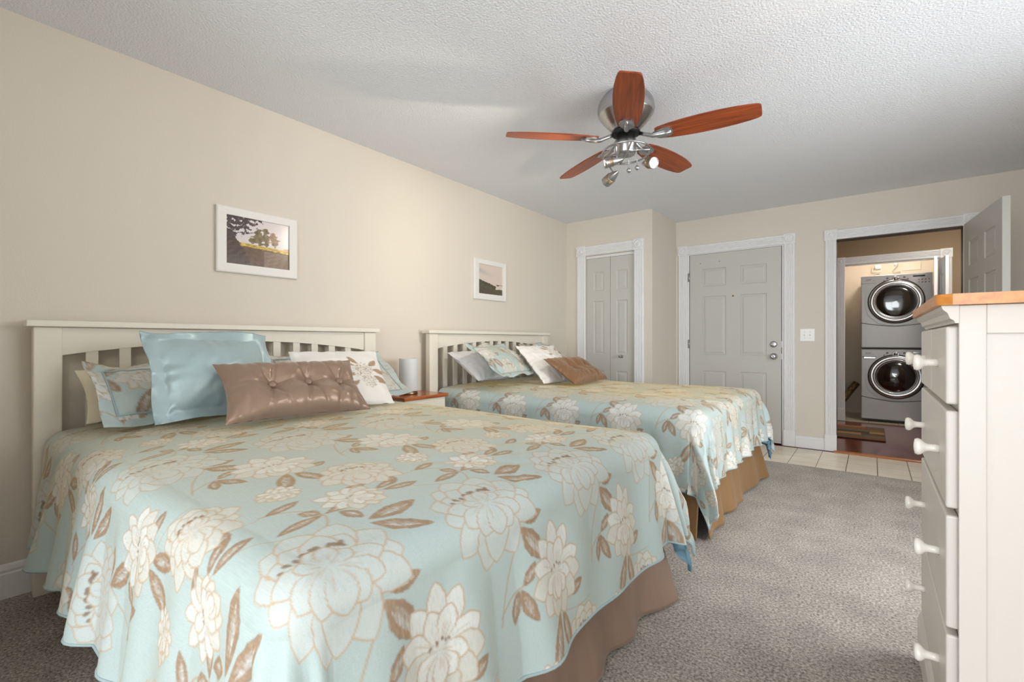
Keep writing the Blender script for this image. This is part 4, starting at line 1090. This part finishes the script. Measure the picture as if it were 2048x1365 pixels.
MB().box(LX0 + .01, LX1 - .01, LY + .02, LY + LD - .02, .9555, .9732).build('stacking_bracket', M['black'], bpy.data.objects['tumble_dryer']).location = (-LC, -LY, -.9735)

# crinkled foil duct beside the washer
P = []
for i in range(90):
    q = i / 89
    P.append((2.475 + .19 * q, 7.98 + .10 * q, .17 + .31 * q ** .9))
rad = [.040 + .006 * math.sin(i * 2.4) for i in range(90)]
du = MB().tube(P, rad, 20).build('dryer_duct', M['foil'])
tag(du, 'crinkled brown foil duct slanting between the laundry wall and the washer', 'duct')
# things on the laundry back wall
pl = empty('power_plug', (2.90, 8.6, 2.12), label='white plug with a coiled cord in the laundry wall outlet, left above the dryer', cat='plug')
MB().box(-.045, .045, -.006, 0, -.06, .06).build('outlet_plate', M['cover_plate'], pl, bevel=.003)
MB().box(-.032, .032, -.05, -.0065, -.012, .04).build('plug_body', M['plate_white'], pl, bevel=.006)
MB().tube([(-.02, -.03, -.005), (-.06, -.04, .02), (-.065, -.04, -.04), (-.02, -.04, -.062), (.03, -.04, -.055), (.02, -.035, -.075), (-.03, -.035, -.078), (-.035, -.03, -.10), (.02, -.03, -.105), (.03, -.03, -.2)], .007, 8).build('cord', M['cover_plate'], pl)
p2 = empty('water_valve', (3.10, 8.6, 2.13), label='white pipe with a tan cord on the laundry wall, directly above the dryer dial', cat='valve')
MB().lathe([(.03, .0), (.03, .006), (.018, .01), (.018, .05)], (0, 0, .03), (0, -1, 0), 20).build('valve_body', M['plate_white'], p2)
MB().tube([(.02, -.03, .03), (.0, -.05, -.01), (-.04, -.045, -.05), (-.02, -.04, -.09), (.05, -.04, -.07), (.06, -.04, -.1), (.02, -.04, -.2)], .007, 8).build('hose', M['foil'] and M['cover_plate'], p2)
tag(MB().box(3.17, 3.37, 8.592, 8.5995, 2.06, 2.20).build('access_panel', M['cover_plate'], bevel=.002), 'painted rectangular access panel on the laundry back wall', 'wall panel')
# hallway mat
def mat_pattern():
    n, m_ = 160, 110
    x = np.linspace(1.95, 2.945, n); y = np.linspace(6.275, 7.2, m_)
    X, Y = np.meshgrid(x, y, indexing='ij'); c = np.zeros(X.shape + (3,))
    pal = [lin(q) for q in ((86, 76, 58), (108, 96, 70), (150, 104, 62), (122, 80, 52), (96, 92, 74), (70, 62, 50), (164, 120, 70))]
    r = np.random.default_rng(4)
    for j in range(7):
        y0 = 6.275 + j * .133; xx = 1.95
        while xx < 2.95:
            w = r.uniform(.28, .5); k = (X >= xx) & (X < xx + w) & (Y >= y0) & (Y < y0 + .134)
            c[k] = pal[int(r.integers(0, 7))]; xx += w
    c *= (1 + .25 * noise2(X * .3, Y * 3, 8, 120))[..., None]
    return np.stack([X, Y, np.full_like(X, .009)], -1), np.clip(c, .003, 1)
Pm, Cm = mat_pattern()
M['rug'] = mat('woven_mat', L4(110, 95, 70), .9, attr=True)
rug = empty('door_mat', (0, 0, 0), label='patchwork brown and olive mat on the cherry wood hall floor', cat='rug')
grid_obj('mat_top', Pm, M['rug'], rug, Cm)
MB().box(1.945, 2.95, 6.27, 7.205, -.0025, .0075).build('mat_edge', M['dark'], rug, bevel=.003)

# laundry and hall lamps (ceiling fixtures of those rooms)
def ceiling_lamp(x, y, power, label, col=(1, .94, .85)):
    o = empty('ceiling_light', (x, y, 2.44), label=label, cat='ceiling light')
    MB().lathe([(.13, -.001), (.13, -.02), (.12, -.024)], (0, 0, 0), (0, 0, 1), 32).build('fixture_base', M['nickel'], o)
    dm = MB().lathe([(.12, -.0245), (.115, -.05), (.085, -.075), (.04, -.088), (0, -.09)], (0, 0, 0), (0, 0, 1), 32).build('glass_dome', mat('lit_dome', (1, 1, 1, 1), .4, emit=((*col, 1), power)), o)
    return o
ceiling_lamp(3.6, 6.55, 115, 'domed ceiling light in the hallway beyond the doorway')
ceiling_lamp(3.05, 7.90, 50, 'small domed ceiling light inside the laundry closet')
